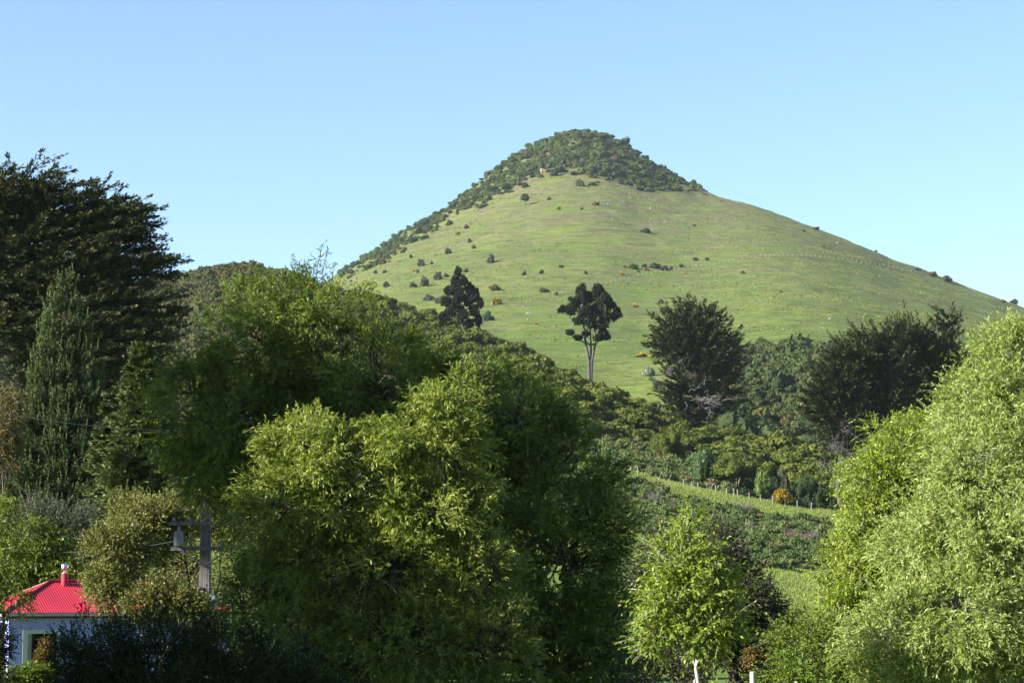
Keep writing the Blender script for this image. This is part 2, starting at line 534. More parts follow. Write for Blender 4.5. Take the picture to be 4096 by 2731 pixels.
def Hh(x, y):
    """height of the hill"""
    x = np.atleast_1d(np.asarray(x, float))
    y = np.atleast_1d(np.asarray(y, float))
    x, y = np.broadcast_arrays(x, y)
    yy = np.maximum(y, 300)
    a = np.clip(x / yy, SIL_A[0], SIL_A[-1])
    sp = np.interp(a, SIL_A, SIL_PY)
    px = 512 + F * a
    w = np.clip(np.abs(px - 580) / 260.0, 0, 1)
    w = w * w * (3 - 2 * w)
    Ys = 2000 - 260 * w
    t = y / Ys
    fc = np.interp(np.minimum(t, 1) * 2000, CY_Y, CY_F)
    tt = np.clip((np.minimum(t, 1) - 0.36) / 0.64, -0.3, 1)
    fr = np.where(tt < 0, 1.55 * tt * 4.5, 1 - (1 - np.clip(tt, 0, 1)) ** 1.55)
    f = fc * (1 - 0.8 * w) + fr * 0.8 * w
    py = 397 - (397 - sp) * f
    cy = (341 - py) / F
    el = (sP + cy * cP) / (cP - cy * sP)
    z = np.minimum(y, Ys) * el
    over = np.maximum(y - Ys, 0)
    z = z - over * 0.10 - 0.0012 * over ** 2 * np.exp(-over / 400.0)
    z = z - np.maximum(over - 60, 0) * 0.30
    g = G(x, y)
    tg = np.clip((y - 565) / 130.0, 0, 1)
    z = np.where(tg < 1, np.minimum(z, g - 3 + tg * np.maximum(z - g + 3, 0)), z)     # the foot runs in under the valley ground
    return z + vnoise(x, y, 70, 11) * 1.6 + vnoise(x, y, 24, 12) * 1.0 + vnoise(x, y, 9, 13) * 0.42 + 0.35 * np.sin(z / 2.6 + 3 * vnoise(x, y, 60, 14)) * (0.5 + 0.5 * vnoise(x, y, 110, 15))


hy = np.concatenate([np.arange(545, 1100, 5.0), np.arange(1100, 2100, 6.0), np.arange(2100, 3000, 40.0)])
ha = np.concatenate([np.linspace(-0.5, -0.13, 60)[:-1], np.linspace(-0.13, 0.26, 420), np.linspace(0.26, 0.55, 60)[1:]])
AA, YY = np.meshgrid(ha, hy)
XX = AA * YY
ZZ = np.maximum(Hh(XX, YY), -12)
ny, nx = XX.shape
ii = (np.arange(ny - 1)[:, None] * nx + np.arange(nx - 1)[None, :]).ravel()
A_ = Acc()
A_.add(np.stack([XX, YY, ZZ], -1), np.stack([ii, ii + 1, ii + nx + 1, ii + nx], -1))
tag(A_.build('hill', M['grass_hill'], smooth=True), 'steep green conical hill of cropped pasture rising above the valley', 'hill', kind='structure')


def surf(x, y):
    return np.maximum(G(x, y), Hh(x, y))


def hits(px, py, y0=560.0, y1=2150.0, step=4.0):
    """first points of the hill seen at picture positions"""
    px = np.atleast_1d(np.asarray(px, float))
    py = np.atleast_1d(np.asarray(py, float))
    Ys = np.arange(y0, y1, step)
    out = np.full((len(px), 3), np.nan)
    for k in range(len(px)):
        d = at(px[k], py[k], 1.0)
        z = Hh(d[0] * Ys, Ys)
        q = np.nonzero(z >= d[2] * Ys)[0]
        if len(q):
            Y = Ys[q[0]]
            out[k] = (d[0] * Y, Y, Hh(d[0] * Y, Y)[0])
    return out


def gz(x, y):
    return float(G(x, y)[0])


# ------------------------------------------------------------------ bushes and domes (unit size, base at the origin)
def blob(rng, n, facet, nsub=10, flat=0.8, spike=0.3, core=True, rmin=0.30, rmax=0.5):
    A = Acc()
    d = rdir(rng, nsub)
    d[:, 2] = np.abs(d[:, 2]) * 1.0 + 0.05
    d = nrm(d)
    C = d * rng.uniform(0.35, 0.75, nsub)[:, None]
    R = rng.uniform(rmin, rmax, nsub)
    C = np.concatenate([C, [[0, 0, 0.25]]])
    R = np.append(R, 0.6)
    w = R ** 2 / np.sum(R ** 2)
    k = rng.choice(len(R), n, p=w)
    o = rdir(rng, n)
    o[:, 2] = np.where(rng.random(n) < 0.65, np.abs(o[:, 2]), o[:, 2])
    P = C[k] + o * (R[k] * rng.uniform(0.7, 1.05, n))[:, None]
    P[:, 2] *= flat
    keep = P[:, 2] > -0.05
    P, o, k = P[keep], o[keep], k[keep]
    n = len(P)
    A0 = nrm(np.cross(o, rdir(rng, n)) + o * spike + np.array([0, 0, spike]))
    N0 = nrm(o + rdir(rng, n) * 0.6)
    s = facet * rng.uniform(0.6, 1.4, n)
    V, Fc = leafq(P - A0 * s[:, None] / 2, A0, N0, s, s * (0.75 - 0.35 * min(1, spike)))
    sv = rng.uniform(0, 1, len(R))
    A.add(V, Fc, np.clip(0.5 * sv[k] + 0.5 * rng.random(n), 0, 1))
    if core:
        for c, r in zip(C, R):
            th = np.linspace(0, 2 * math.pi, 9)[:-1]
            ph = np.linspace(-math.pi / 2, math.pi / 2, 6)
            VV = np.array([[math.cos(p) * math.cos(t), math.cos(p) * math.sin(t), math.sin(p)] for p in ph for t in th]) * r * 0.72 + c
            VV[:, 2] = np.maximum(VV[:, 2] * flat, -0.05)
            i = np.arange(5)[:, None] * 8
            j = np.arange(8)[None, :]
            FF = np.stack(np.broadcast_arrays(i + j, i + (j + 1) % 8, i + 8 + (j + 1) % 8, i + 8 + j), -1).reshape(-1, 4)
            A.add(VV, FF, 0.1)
    return A.arrays()


def scatter(variants, P, S, rng, zsc=None, tint=0.35, sink=0.12):
    """many copies of unit blobs in one mesh"""
    A = Acc()
    for q in range(len(P)):
        V, Fc, a = variants[rng.integers(len(variants))]
        t = rng.uniform(0, 2 * math.pi)
        c, s = math.cos(t), math.sin(t)
        W = np.stack([V[:, 0] * c - V[:, 1] * s, V[:, 0] * s + V[:, 1] * c, V[:, 2] * (1 if zsc is None else zsc[q])], -1) * S[q]
        W = W + P[q] - np.array([0, 0, sink * S[q]])
        A.add(W, Fc, np.clip(a * (1 - tint) + rng.random() * tint + rng.normal() * 0.05, 0, 1))
    return A


def poisson(rng, X, Y, S):
    """thin candidates so that neighbours keep a distance of about S"""
    keep = []
    cell = {}
    for i in range(len(X)):
        h = S[i]
        c = (int(X[i] // h), int(Y[i] // h))
        ok = True
        for a in (-1, 0, 1):
            for b in (-1, 0, 1):
                for j in cell.get((c[0] + a, c[1] + b), ()):
                    if (X[i] - X[j]) ** 2 + (Y[i] - Y[j]) ** 2 < (0.8 * h) ** 2:
                        ok = False
        if ok:
            keep.append(i)
            cell.setdefault(c, []).append(i)
    return np.array(keep)


# ---- the wood that caps the summit and runs down the left shoulder: one mass
r = rng_(101)
CAPB = np.array([(340, 277), (380, 263), (400, 249), (430, 230), (465, 207), (480, 204), (500, 191), (520, 186), (530, 179), (548, 171), (575, 174), (600, 178), (620, 184), (660, 188), (700, 188.5), (719, 190)])
n = 14000
ca_x = r.uniform(-260, 240, n)
ca_y = r.uniform(1480, 2160, n)
ca_z = Hh(ca_x, ca_y)
qx, qy = proj(ca_x, ca_y, ca_z)
lim = np.interp(qx, CAPB[:, 0], CAPB[:, 1], left=-1, right=-1) + r.normal(size=n) * 2.5 + 5.5 * vnoise(ca_x, ca_y, 34, 41)
ok = (qy < lim)
ca_x, ca_y, ca_z = ca_x[ok], ca_y[ok], ca_z[ok]
rad = np.exp(r.normal(1.62, 0.28, len(ca_x)))
k = poisson(r, ca_x, ca_y, np.full(len(ca_x), 6.2))
ca_x, ca_y, ca_z, rad = ca_x[k], ca_y[k], ca_z[k], rad[k]
qx, qy = proj(ca_x, ca_y, ca_z)
rad *= np.interp(qx, [340, 440, 520, 640, 700, 720], [0.6, 0.75, 1.0, 1.0, 0.75, 0.55])
SV = [blob(rng_(200 + i), 620, 0.15, [6, 9, 14][i % 3], 1.05, 0.15, rmin=0.16, rmax=0.5) for i in range(9)]
A_ = scatter(SV, np.stack([ca_x, ca_y, ca_z], -1), rad, r, r.uniform(0.55, 1.0, len(rad)), 0.75)
tag(A_.build('summit_wood', M['summit']), 'dense mixed native wood capping the top and left shoulder of the hill', 'wood', kind='stuff')

# ---- scrub in the gully at the right foot of the hill
r = rng_(111)
gp = np.array([(690, 440), (690, 408), (708, 372), (722, 352), (770, 345), (812, 352), (840, 366), (880, 372), (900, 410), (900, 450), (700, 450)])


def inside(px, py, poly):
    c = np.zeros(len(px), bool)
    j = len(poly) - 1
    for i in range(len(poly)):
        xi, yi = poly[i]
        xj, yj = poly[j]
        m = ((yi > py) != (yj > py)) & (px < (xj - xi) * (py - yi) / (yj - yi + 1e-12) + xi)
        c ^= m
        j = i
    return c


n = 24000
cx_ = r.uniform(32, 190, n)
cy_ = r.uniform(470, 1000, n)
cz_ = surf(cx_, cy_)
qx, qy = proj(cx_, cy_, cz_)
ok = inside(qx, qy, gp)
cx_, cy_, cz_ = cx_[ok], cy_[ok], cz_[ok]
k = poisson(r, cx_, cy_, np.full(len(cx_), 3.0))
P = np.stack([cx_[k], cy_[k], cz_[k]], -1)
SG = [blob(rng_(300 + i), 420, 0.20, 9, 0.85, 0.3) for i in range(5)]
A_ = scatter(SG, P, np.exp(r.normal(1.1, 0.35, len(P))), r, r.uniform(0.7, 1.4, len(P)), 0.6)
tag(A_.build('gully_scrub', M['gully']), 'blue green scrub filling the gully at the right foot of the hill', 'scrub', kind='stuff')
A_ = None

# ---- scrub on the ridge in front of the hill
r = rng_(121)
SGo = [blob(rng_(320 + i), 300, 0.26, 9, 0.8, 0.7) for i in range(6)]
n = 9000
ta = r.uniform(-0.25, -0.03, n)
td = r.uniform(0, 1, n)
Dc = np.interp(ta, CA, CR_D)
ry = Dc + 14 - td * 190
rx = ta * ry
k = poisson(r, rx, ry, np.full(n, 2.9))
P = np.stack([rx[k], ry[k], G(rx[k], ry[k])], -1)
n = 6000
ta = r.uniform(-0.27, -0.03, n)
ry = r.uniform(300, 520, n)
ok = ry < np.interp(ta, CA, CR_D) - 170
k = poisson(r, (ta * ry)[ok], ry[ok], np.full(ok.sum(), 4.6))
lx_, ly_ = (ta * ry)[ok][k], ry[ok][k]
P = np.concatenate([P, np.stack([lx_, ly_, G(lx_, ly_)], -1)])
S = np.concatenate([r.uniform(1.4, 3.0, len(P) - len(k)), r.uniform(2.6, 4.4, len(k))])
A_ = scatter(SGo, P, S * (1 + 0.5 * (r.random(len(P)) < 0.12)), r, r.uniform(0.7, 1.15, len(P)), 0.6)
tag(A_.build('ridge_scrub', M['gorse_brown']), 'brownish green gorse scrub covering the left ridge below the hill', 'scrub', kind='stuff')

KV = [blob(rng_(340 + i), 1300, 0.13, 15, 0.62, 0.15, rmin=0.22, rmax=0.40) for i in range(6)]
n = 7000
ta = r.uniform(-0.075, 0.23, n)
td = r.random(n)
Dc = np.interp(ta, CA, CR_D)
ry = Dc + 6 - td * np.interp(ta, [0.03, 0.06, 0.23], [120, 66, 60])
rx = ta * ry
k = poisson(r, rx, ry, np.full(n, 6.2))
P = np.stack([rx[k], ry[k], G(rx[k], ry[k])], -1)
S = r.uniform(3.0, 5.2, len(P)) * np.where(r.random(len(P)) < 0.3, 1.25, 1.0)
P[:, 2] += r.uniform(-0.6, 1.6, len(P))
A_ = scatter(KV, P, S, r, r.uniform(0.8, 1.25, len(P)), 0.45)
tag(A_.build('ridge_canopy', M['kanuka']), 'olive green domed tree canopy running down the spur in front of the hill', 'wood', kind='stuff')

# gorse between the ridge canopy and the terrace fence, left of the domed trees
SGd = [blob(rng_(360 + i), 520, 0.19, 12, 0.75, 0.8, rmin=0.2, rmax=0.38) for i in range(7)]


def gorse_band(seed, a0, a1, f0, f1, spacing, s0, s1, name, label, dens=None, mat='gorse'):
    rr = rng_(seed)
    n = 9000
    pa = rr.uniform(a0, a1, n)
    aa = (pa - 512) / F
    lo, hi = f0(pa), f1(pa)
    if name == 'terrace_gorse':
        lo = lo + vnoise(pa, pa * 0, 17, 51) * 7
        hi = hi + vnoise(pa, pa * 0, 13, 52) * 6
    yy = lo + (hi - lo) * rr.random(n)
    xx = aa * yy
    if dens is not None:
        ok = dens(pa, yy, rr)
        pa, xx, yy = pa[ok], xx[ok], yy[ok]
    k = poisson(rr, xx, yy, np.full(len(xx), spacing))
    P = np.stack([xx[k], yy[k], G(xx[k], yy[k])], -1)
    A = scatter(SGd, P, rr.uniform(s0, s1, len(P)), rr, rr.uniform(0.75, 1.25, len(P)), 0.55)
    return tag(A.build(name, M[mat]), label, 'scrub', kind='stuff')


gorse_band(131, 560, 730, lambda p: np.full(p.shape, 335.0), lambda p: np.interp(p, [560, 640, 690, 730], [420, 392, 384, 372]), 2.4, 1.2, 2.4,
           'gorse_thicket', 'dense brown flecked gorse behind the leaning fence posts under the domed trees')
gorse_band(132, 715, 1000, lambda p: np.full(p.shape, 334.5), lambda p: np.full(p.shape, 362.0), 2.4, 1.3, 2.8,
           'fence_scrub', 'dark green scrub under the trees along the fence', mat='bush_dark')
gorse_band(133, 560, 880, lambda p: np.interp(p, [560, 600, 660, 755, 830, 880], [274, 272, 262, 262, 270, 280]),
           lambda p: np.interp(p, [560, 610, 640, 720, 760, 830, 880], [322, 322, 322, 314, 313, 318, 318]), 1.7, 1.0, 2.0,
           'terrace_gorse', 'waist high green gorse spread over the slope below the fence',
           dens=lambda p, y, q: q.random(len(p)) < np.clip(0.35 + vnoise(p, y * 2, 24, 9) + 0.45, 0.12, 1))

gorse_band(134, 360, 565, lambda p: np.full(p.shape, 325.0), lambda p: np.interp(p, [360, 450, 565], [480, 450, 400]), 4.2, 2.2, 4.0,
           'hillside_scrub', 'brownish gorse on the slope hidden behind the big willows', mat='gorse_brown')
gorse_band(135, 360, 565, lambda p: np.full(p.shape, 268.0), lambda p: np.full(p.shape, 318.0), 3.2, 1.6, 3.0,
           'hillside_scrub', 'green gorse on the lower slope hidden behind the big willows')
gorse_band(136, 885, 1040, lambda p: np.full(p.shape, 272.0), lambda p: np.full(p.shape, 318.0), 3.2, 1.6, 3.0,
           'hillside_scrub', 'green gorse on the terrace slope behind the silvery willow')

# grass blades on the two open strips of the terraces
r = rng_(141)
n = 80000
pa = r.uniform(380, 1020, n)
yy = np.where(r.random(n) < 0.5, r.uniform(300, 335, n), r.uniform(225, 276, n))
xx = (pa - 512) / F * yy
P = np.stack([xx, yy, G(xx, yy) - 0.02], -1)
d = rdir(r, n) * 0.5 + np.array([0, 0, 1.0])
V, Fc = leafq(P, d, rdir(r, n) * 0.4 + np.array([-0.4, -0.9, 0.2]), r.uniform(0.15, 0.4, n), 0.09, 0.3)
A_ = Acc()
A_.add(V, Fc, r.random(n))
M['blade'] = leaf_mat('grass_blade', [(0.0, (0.17, 0.245, 0.05)), (0.7, (0.25, 0.32, 0.075)), (1.0, (0.34, 0.33, 0.14))], 0.2, rough=0.8, spec=0.1)
tag(A_.build('terrace_grass', M['blade']), 'short tufted grass on the open terrace strips', 'grass', kind='stuff')

# ------------------------------------------------------------------ single bushes on the open hillside
BV = {}
for kk, mm in (('dark', 'bush_dark'), ('grey', 'bush_grey'), ('gorse', 'gorse_flower'), ('half', 'gorse_half'), ('brown', 'gorse_brown'), ('blue', 'bush_blue')):
    BV[kk] = []
    for i in range(3):
        a = Acc()
        a.add(*blob(rng_(400 + i + len(BV) * 17), 520, 0.24, 10, 1.0, 0.4))
        BV[kk].append(a.mesh('bush_' + kk, M[mm]))
KN = {'dark': ('dark green bush', 'bush'), 'grey': ('grey green bush', 'bush'), 'gorse': ('bright orange gorse bush', 'gorse bush'),
      'half': ('dull orange flecked gorse bush', 'gorse bush'), 'brown': ('brown bush', 'bush'), 'blue': ('blue green bush', 'bush')}
GN = {'dark': 'dark green bushes on the hillside', 'grey': 'grey green bushes on the hillside', 'gorse': 'orange gorse bushes on the hillside',
      'half': 'half flowered gorse bushes on the hillside', 'brown': 'brown bushes on the hillside', 'blue': 'blue green bushes on the hillside'}


def z5(x, y):
    return 325 + x * 0.17007, 112.5 + y * 0.17007


def z3(x, y):
    return 225 + x * 0.12755, 225 + y * 0.12755


def z6(x, y):
    return 525 + x * 0.11693, 250 + y * 0.11693


def zr(x, y):
    return 750 + x * 0.1165, 225 + y * 0.1165


# (view, x, y of the foot, width px in the picture, height/width, kind, size word, where)
HB = [
    (z5, 1316, 516, 5.5, .7, 'half', 'small', 'just right of the lone trunked tree'),
    (z5, 1375, 572, 4.0, .8, 'half', 'tiny', 'below and right of the lone trunked tree'),
    (z5, 1510, 572, 3.6, .8, 'half', 'tiny', 'beside the wide low gorse patch under the summit wood'),
    (z5, 1592, 544, 8.5, .5, 'half', 'wide low', 'below the middle of the summit wood'),
    (z5, 780, 718, 5.4, .7, 'gorse', 'small round', 'alone on the upper left slope'),
    (z5, 830, 684, 6.0, .9, 'grey', 'round', 'just above the lone orange gorse on the upper left slope'),
    (z5, 850, 768, 5.0, 1.1, 'grey', 'upright', 'above the dull gorse on the left slope'),
    (z5, 876, 801, 5.6, .8, 'half', 'small', 'below the upright grey bush on the left slope'),
    (z5, 724, 828, 7.8, 1.05, 'dark', 'large round', 'alone on the left slope with a long shadow'),
    (z5, 980, 882, 8.6, 1.25, 'grey', 'tall pale', 'alone on the slope above the left pine'),
    (z5, 506, 853, 4.6, 1.0, 'dark', 'small upright', 'near the shoulder wood on the lower left slope'),
    (z5, 568, 900, 10.0, .85, 'grey', 'large lumpy', 'left of a smaller one on the lower left slope'),
    (z5, 626, 892, 3.6, 1.3, 'grey', 'small narrow', 'right beside the large lumpy grey bush'),
    (z5, 1886, 706, 12.0, .55, 'dark', 'broad low', 'alone in the middle of the open pasture'),
    (z5, 1387, 912, 5.6, .7, 'half', 'small', 'in mid slope above the gap between the two pines'),
    (z5, 1272, 945, 6.0, .85, 'dark', 'small', 'right one of a pair above the left pine'),
    (z5, 1172, 957, 6.0, .85, 'dark', 'small', 'left one of a pair above the left pine'),
    (z5, 2180, 872, 7.0, .6, 'dark', 'small', 'left one of a pair above the hillside fence'),
    (z5, 2247, 873, 5.0, .8, 'brown', 'small', 'right one of a pair above the hillside fence'),
    (z5, 2172, 670, 4.6, .6, 'dark', 'tiny', 'high on the right pasture among stones'),
    (z5, 297, 945, 4.8, .8, 'dark', 'small', 'below the row of gorse on the left skyline'),
    (z5, 351, 943, 4.8, .8, 'grey', 'small', 'below the skyline gorse row, right of two'),
    (z5, 520, 938, 4.0, .8, 'gorse', 'tiny', 'touching a grey bush low on the left slope'),
    (z5, 546, 940, 4.2, 1.0, 'grey', 'tiny', 'touching an orange gorse low on the left slope'),
    (z5, 274, 899, 7.0, .75, 'half', 'round', 'first in the gorse row at the left skyline'),
    (z5, 340, 890, 9.0, .7, 'half', 'large', 'in the middle of the skyline gorse row'),
    (z5, 379, 880, 4.2, .7, 'gorse', 'small', 'at the right end of the skyline gorse row'),
    (z5, 636, 655, 8.0, .8, 'dark', 'round', 'at the edge of the shoulder wood, left one of three'),
    (z5, 660, 671, 4.0, 1.1, 'dark', 'small narrow', 'at the edge of the shoulder wood, lowest of three'),
    (z5, 730, 662, 9.5, .65, 'dark', 'wide', 'at the edge of the shoulder wood, right one of three'),
    (z5, 550, 712, 9.8, .95, 'dark', 'large round', 'below the shoulder wood above the white rocks'),
    (z5, 577, 744, 6.4, .9, 'dark', 'round', 'right of the white rocks, left of a twin'),
    (z5, 597, 741, 5.4, 1.0, 'grey', 'round', 'right of the white rocks, right of a twin'),
    (z5, 512, 764, 9.5, .75, 'dark', 'large', 'under the white rocks at the shoulder wood'),
    (z5, 776, 600, 4.8, 1.1, 'dark', 'small', 'close under the green fringe of the shoulder wood'),
    (z5, 360, 1024, 7.6, 1.0, 'dark', 'round', 'above the top of the big willow'),
    (z5, 660, 982, 10.5, 1.0, 'grey', 'large', 'above the left pine, left of a dark one'),
    (z5, 712, 966, 7.0, .7, 'dark', 'medium', 'above the left pine, right of a large grey one'),
    (z5, 582, 1022, 11.5, 1.0, 'grey', 'big', 'left of the left pine at the foot of the hill'),
    (z5, 518, 1026, 9.0, .7, 'dark', 'broad', 'left of the left pine, beside a big grey one'),
    (z5, 792, 936, 6.4, .9, 'dark', 'dark', 'touching a gorse just above the tip of the left pine'),
    (z5, 828, 938, 6.4, .8, 'half', 'round', 'just above the tip of the left pine'),
    (z5, 1346, 372, 11.0, .85, 'dark', 'large', 'in front of the summit wood by its bright grass notch'),
    (z5, 1502, 432, 10.5, .75, 'brown', 'wide', 'just below the middle of the summit wood'),
    (z5, 1572, 430, 9.0, .55, 'dark', 'low', 'just below the middle of the summit wood, with a long shadow'),
    (z5, 1850, 415, 6.0, .7, 'brown', 'small', 'at the lower right edge of the summit wood'),
    (z5, 2095, 465, 2.6, 1.4, 'dark', 'tiny upright', 'among the scree right of the summit wood'),
    (z3, 987, 447, 3.6, .9, 'grey', 'small', 'right of the top sprigs of the big willow'),
    (z3, 1186, 378, 4.6, .8, 'dark', 'small', 'left one of a pair above the big willow'),
    (z3, 1253, 375, 4.6, .8, 'grey', 'small', 'right one of a pair above the big willow'),
    (z3, 1690, 610, 12.0, .6, 'grey', 'big round', 'against the left side of the left pine'),
    (z3, 1600, 590, 13.0, .55, 'grey', 'wide', 'two steps left of the left pine, on the ridge edge'),
    (z3, 2122, 510, 14.5, .45, 'half', 'broad low', 'right of the left pine, upper of two'),
    (z3, 2132, 628, 12.5, .8, 'gorse', 'large', 'right of the left pine, lower of two'),
    (z3, 2055, 752, 15.0, .65, 'blue', 'large hazy', 'right of the left pine where the spur meets the pasture'),
    (z6, 160, 362, 13.5, .45, 'dark', 'broad dark', 'right of the upper orange gorse, above the fence line'),
    (z6, 266, 390, 4.8, .8, 'brown', 'small', 'above the fence line left of the three trunked pine'),
    (z6, 520, 204, 4.4, 1.0, 'brown', 'small', 'above the three trunked pine'),
    (z6, 826, 221, 5.0, .9, 'gorse', 'small bright', 'just above the hillside fence'),
    (z6, 855, 154, 4.0, .8, 'half', 'tiny', 'at the left end of the hillside thicket row'),
    (z6, 922, 155, 13.0, .42, 'dark', 'long', 'first of the thicket row above the hillside fence'),
    (z6, 1022, 150, 7.5, .5, 'dark', 'medium', 'in the middle of the thicket row above the hillside fence'),
    (z6, 1105, 160, 16.0, .38, 'dark', 'longest', 'in the thicket row above the hillside fence'),
    (z6, 1190, 168, 12.0, .42, 'dark', 'wide low', 'at the right of the thicket row, touching the fence'),
    (z6, 1252, 168, 5.0, .6, 'dark', 'small', 'at the right end of the thicket row by the fence posts'),
    (z6, 1040, 184, 5.4, .8, 'half', 'round', 'in front of the thicket row by the hillside fence'),
    (z6, 970, 192, 4.0, .7, 'brown', 'tiny', 'in front of the thicket row, left of a round gorse'),
    (z6, 1334, 149, 6.6, .6, 'dark', 'small', 'on its own right of the thicket row'),
    (z6, 1866, 208, 6.0, .6, 'brown', 'small', 'alone under the hillside fence on the right pasture'),
    (z6, 941, 487, 6.4, .75, 'gorse', 'round', 'alone between the three trunked pine and the spiky cypress'),
    (z6, 1165, 455, 6.2, .9, 'brown', 'round', 'behind the left shoulder of the spiky cypress'),
    (z6, 90, 632, 4.4, .7, 'gorse', 'small', 'on the lower pasture left of the three trunked pine'),
    (z6, 2186, 360, 3.6, .5, 'dark', 'tiny flat', 'on the bare pasture right of the spiky cypress'),
    (z6, 1000, 912, 13.5, .30, 'gorse', 'long flat', 'a step left of the spiky cypress'),
    (z6, 1120, 922, 15.0, .36, 'gorse', 'larger yellow', 'close against the left side of the spiky cypress'),
    (zr, 1590, 718, 8.0, .75, 'half', 'round', 'above the right cypress grove on the pasture'),
    (zr, 412, 1008, 9.0, .4, 'gorse', 'flat', 'on top of the gully scrub'),
    (zr, 528, 1006, 5.0, .7, 'half', 'small', 'at the right end of the gully scrub'),
    (zr, 1440, 390, 9.0, .45, 'dark', 'low', 'on the right skyline ridge, upper end of the hedge'),
    (zr, 1560, 435, 13.0, .38, 'half', 'long', 'on the right skyline ridge, upper middle of the hedge'),
    (zr, 1690, 480, 16.0, .40, 'half', 'longest', 'on the right skyline ridge, beside the fence posts'),
    (zr, 1352, 302, 2.4, 1.2, 'dark', 'tiny upright', 'alone on the right skyline'),
    (zr, 1080, 205, 5.0, .5, 'brown', 'small', 'on the right skyline, higher than the others'),
    (zr, 2170, 660, 7.0, .45, 'half', 'low', 'near the right frame edge on the skyline ridge'),
    (zr, 2270, 675, 12.0, .45, 'dark', 'dense', 'at the right frame edge on the skyline ridge'),
    (zr, 630, 194, 4.4, .6, 'half', 'tiny', 'above the right stretch of the hillside fence'),
    (zr, 462, 52, 5.0, .5, 'dark', 'small', 'high on the right slope under the skyline'),
    (zr, 560, 38, 10.0, .3, 'half', 'flat', 'at the skyline right of the summit wood'),
    (zr, 264, 576, 4.2, .5, 'brown', 'tiny', 'alone in the lower middle of the right pasture'),
]
qq = [v(x, y) for v, x, y, *_ in HB]
HP = hits([q[0] for q in qq], [q[1] for q in qq])
r = rng_(151)
for (v, x, y, w, asp, kind, size, where), p in zip(HB, HP):
    if np.isnan(p[0]):
        q = v(x, y)
        p = hits([q[0]], [q[1] + 3])[0]
        if np.isnan(p[0]):
            continue
    R = w / 2 * p[1] / F / 0.95
    o = bpy.data.objects.new('gorse_bush' if kind in ('gorse', 'half') else 'bush', BV[kind][r.integers(3)])
    col.objects.link(o)
    o.location = (p[0], p[1], p[2] - 0.1 * R * asp)
    o.scale = (R, R, R * 1.75 * asp)
    o.rotation_euler = (0, 0, r.uniform(0, 6.28))
    nm, cat = KN[kind]
    if size in nm.split():
        size = ''
    tag(o, (size + ' ' + nm + ' ' + where).strip(), cat, GN[kind])

# scree and stones
r = rng_(161)
st = []
n = 900
px_ = np.concatenate([r.uniform(600, 745, 330), r.uniform(340, 1000, 190), r.uniform(530, 700, 110)])
py_ = np.concatenate([r.uniform(183, 232, 330), r.uniform(190, 330, 190), r.uniform(184, 212, 110)])
HPs = hits(px_, py_)
ok = ~np.isnan(HPs[:, 0])
HPs = HPs[ok]


def stone(rng):
    V, Fc, a = blob(rng, 1, 0.01, 3, 0.7, 0.1, core=True)
    return V[4:], Fc[1:] - 4, a[1:]


def rock_mesh(rng):
    th = np.linspace(0, 2 * math.pi, 9)[:-1]
    ph = np.array([-1.2, -0.4, 0.3, 0.9, 1.35])
    VV = np.array([[math.cos(p) * math.cos(t), math.cos(p) * math.sin(t), math.sin(p)] for p in ph for t in th])
    VV *= rng.uniform(0.7, 1.15, (len(VV), 1))
    VV[:, 2] *= 0.75
    i = np.arange(4)[:, None] * 8
    j = np.arange(8)[None, :]
    FF = np.stack(np.broadcast_arrays(i + j, i + (j + 1) % 8, i + 8 + (j + 1) % 8, i + 8 + j), -1).reshape(-1, 4)
    cap = np.array([(32, 33, 34, 35), (35, 36, 37, 32), (37, 38, 39, 32)])
    FF = np.concatenate([FF, cap])
    return VV, FF, np.full(len(FF), 0.5)


RV = [rock_mesh(rng_(500 + i)) for i in range(6)]
A_ = scatter(RV, HPs, np.abs(r.normal(size=len(HPs))) * 0.32 + 0.22, r, None, 0, 0.2)
tag(A_.build('scree', M['rock']), 'loose grey stones strewn over the upper slope below the wood', 'stones', kind='stuff')
BR = [(z5, 470, 752, 5, 'pale boulder cluster at the lower edge of the shoulder wood'), (z5, 870, 634, 3.6, 'grey boulder on the upper left slope below the wood'),
      (z5, 950, 570, 3.4, 'grey boulder left of the lone trunked tree'), (z5, 1420, 742, 4.5, 'dark slanting rock in the hollow of mid slope'),
      (z5, 640, 832, 4.5, 'low pale rock on the left slope'), (z5, 2045, 583, 3.2, 'pale rock on the right slope below the scree'),
      (z5, 1284, 908, 2.4, 'small white rock in the middle of the pasture'), (z5, 1088, 750, 2.6, 'grey rock left of the bare hollow'),
      (zr, 750, 158, 4.5, 'tall pale rock stack on the right slope'), (zr, 1190, 326, 3.4, 'pale rock by the right skyline fence'),
      (zr, 420, 222, 3.0, 'grey rock above the hillside fence'), (zr, 656, 568, 2.2, 'small white rock alone on the right pasture')]
HPb = hits([b[0](b[1], b[2])[0] for b in BR], [b[0](b[1], b[2])[1] for b in BR])
for (v, x, y, w, lab), p in zip(BR, HPb):
    if np.isnan(p[0]):
        continue
    a = Acc()
    a.add(*scatter(RV, np.array([[0, 0, 0], [1.1, 0.2, -0.2], [-0.9, 0.3, -0.1]]), np.array([1.0, 0.7, 0.6]), r, None, 0, 0).arrays())
    o = a.build('boulder', M['rock'])
    s = w / 2 / 1.7 * p[1] / F
    o.location = tuple(p)
    o.scale = (s, s, s * (1.6 if 'tall' in lab else 1))
    tag(o, lab, 'boulder', 'boulders on the hillside')

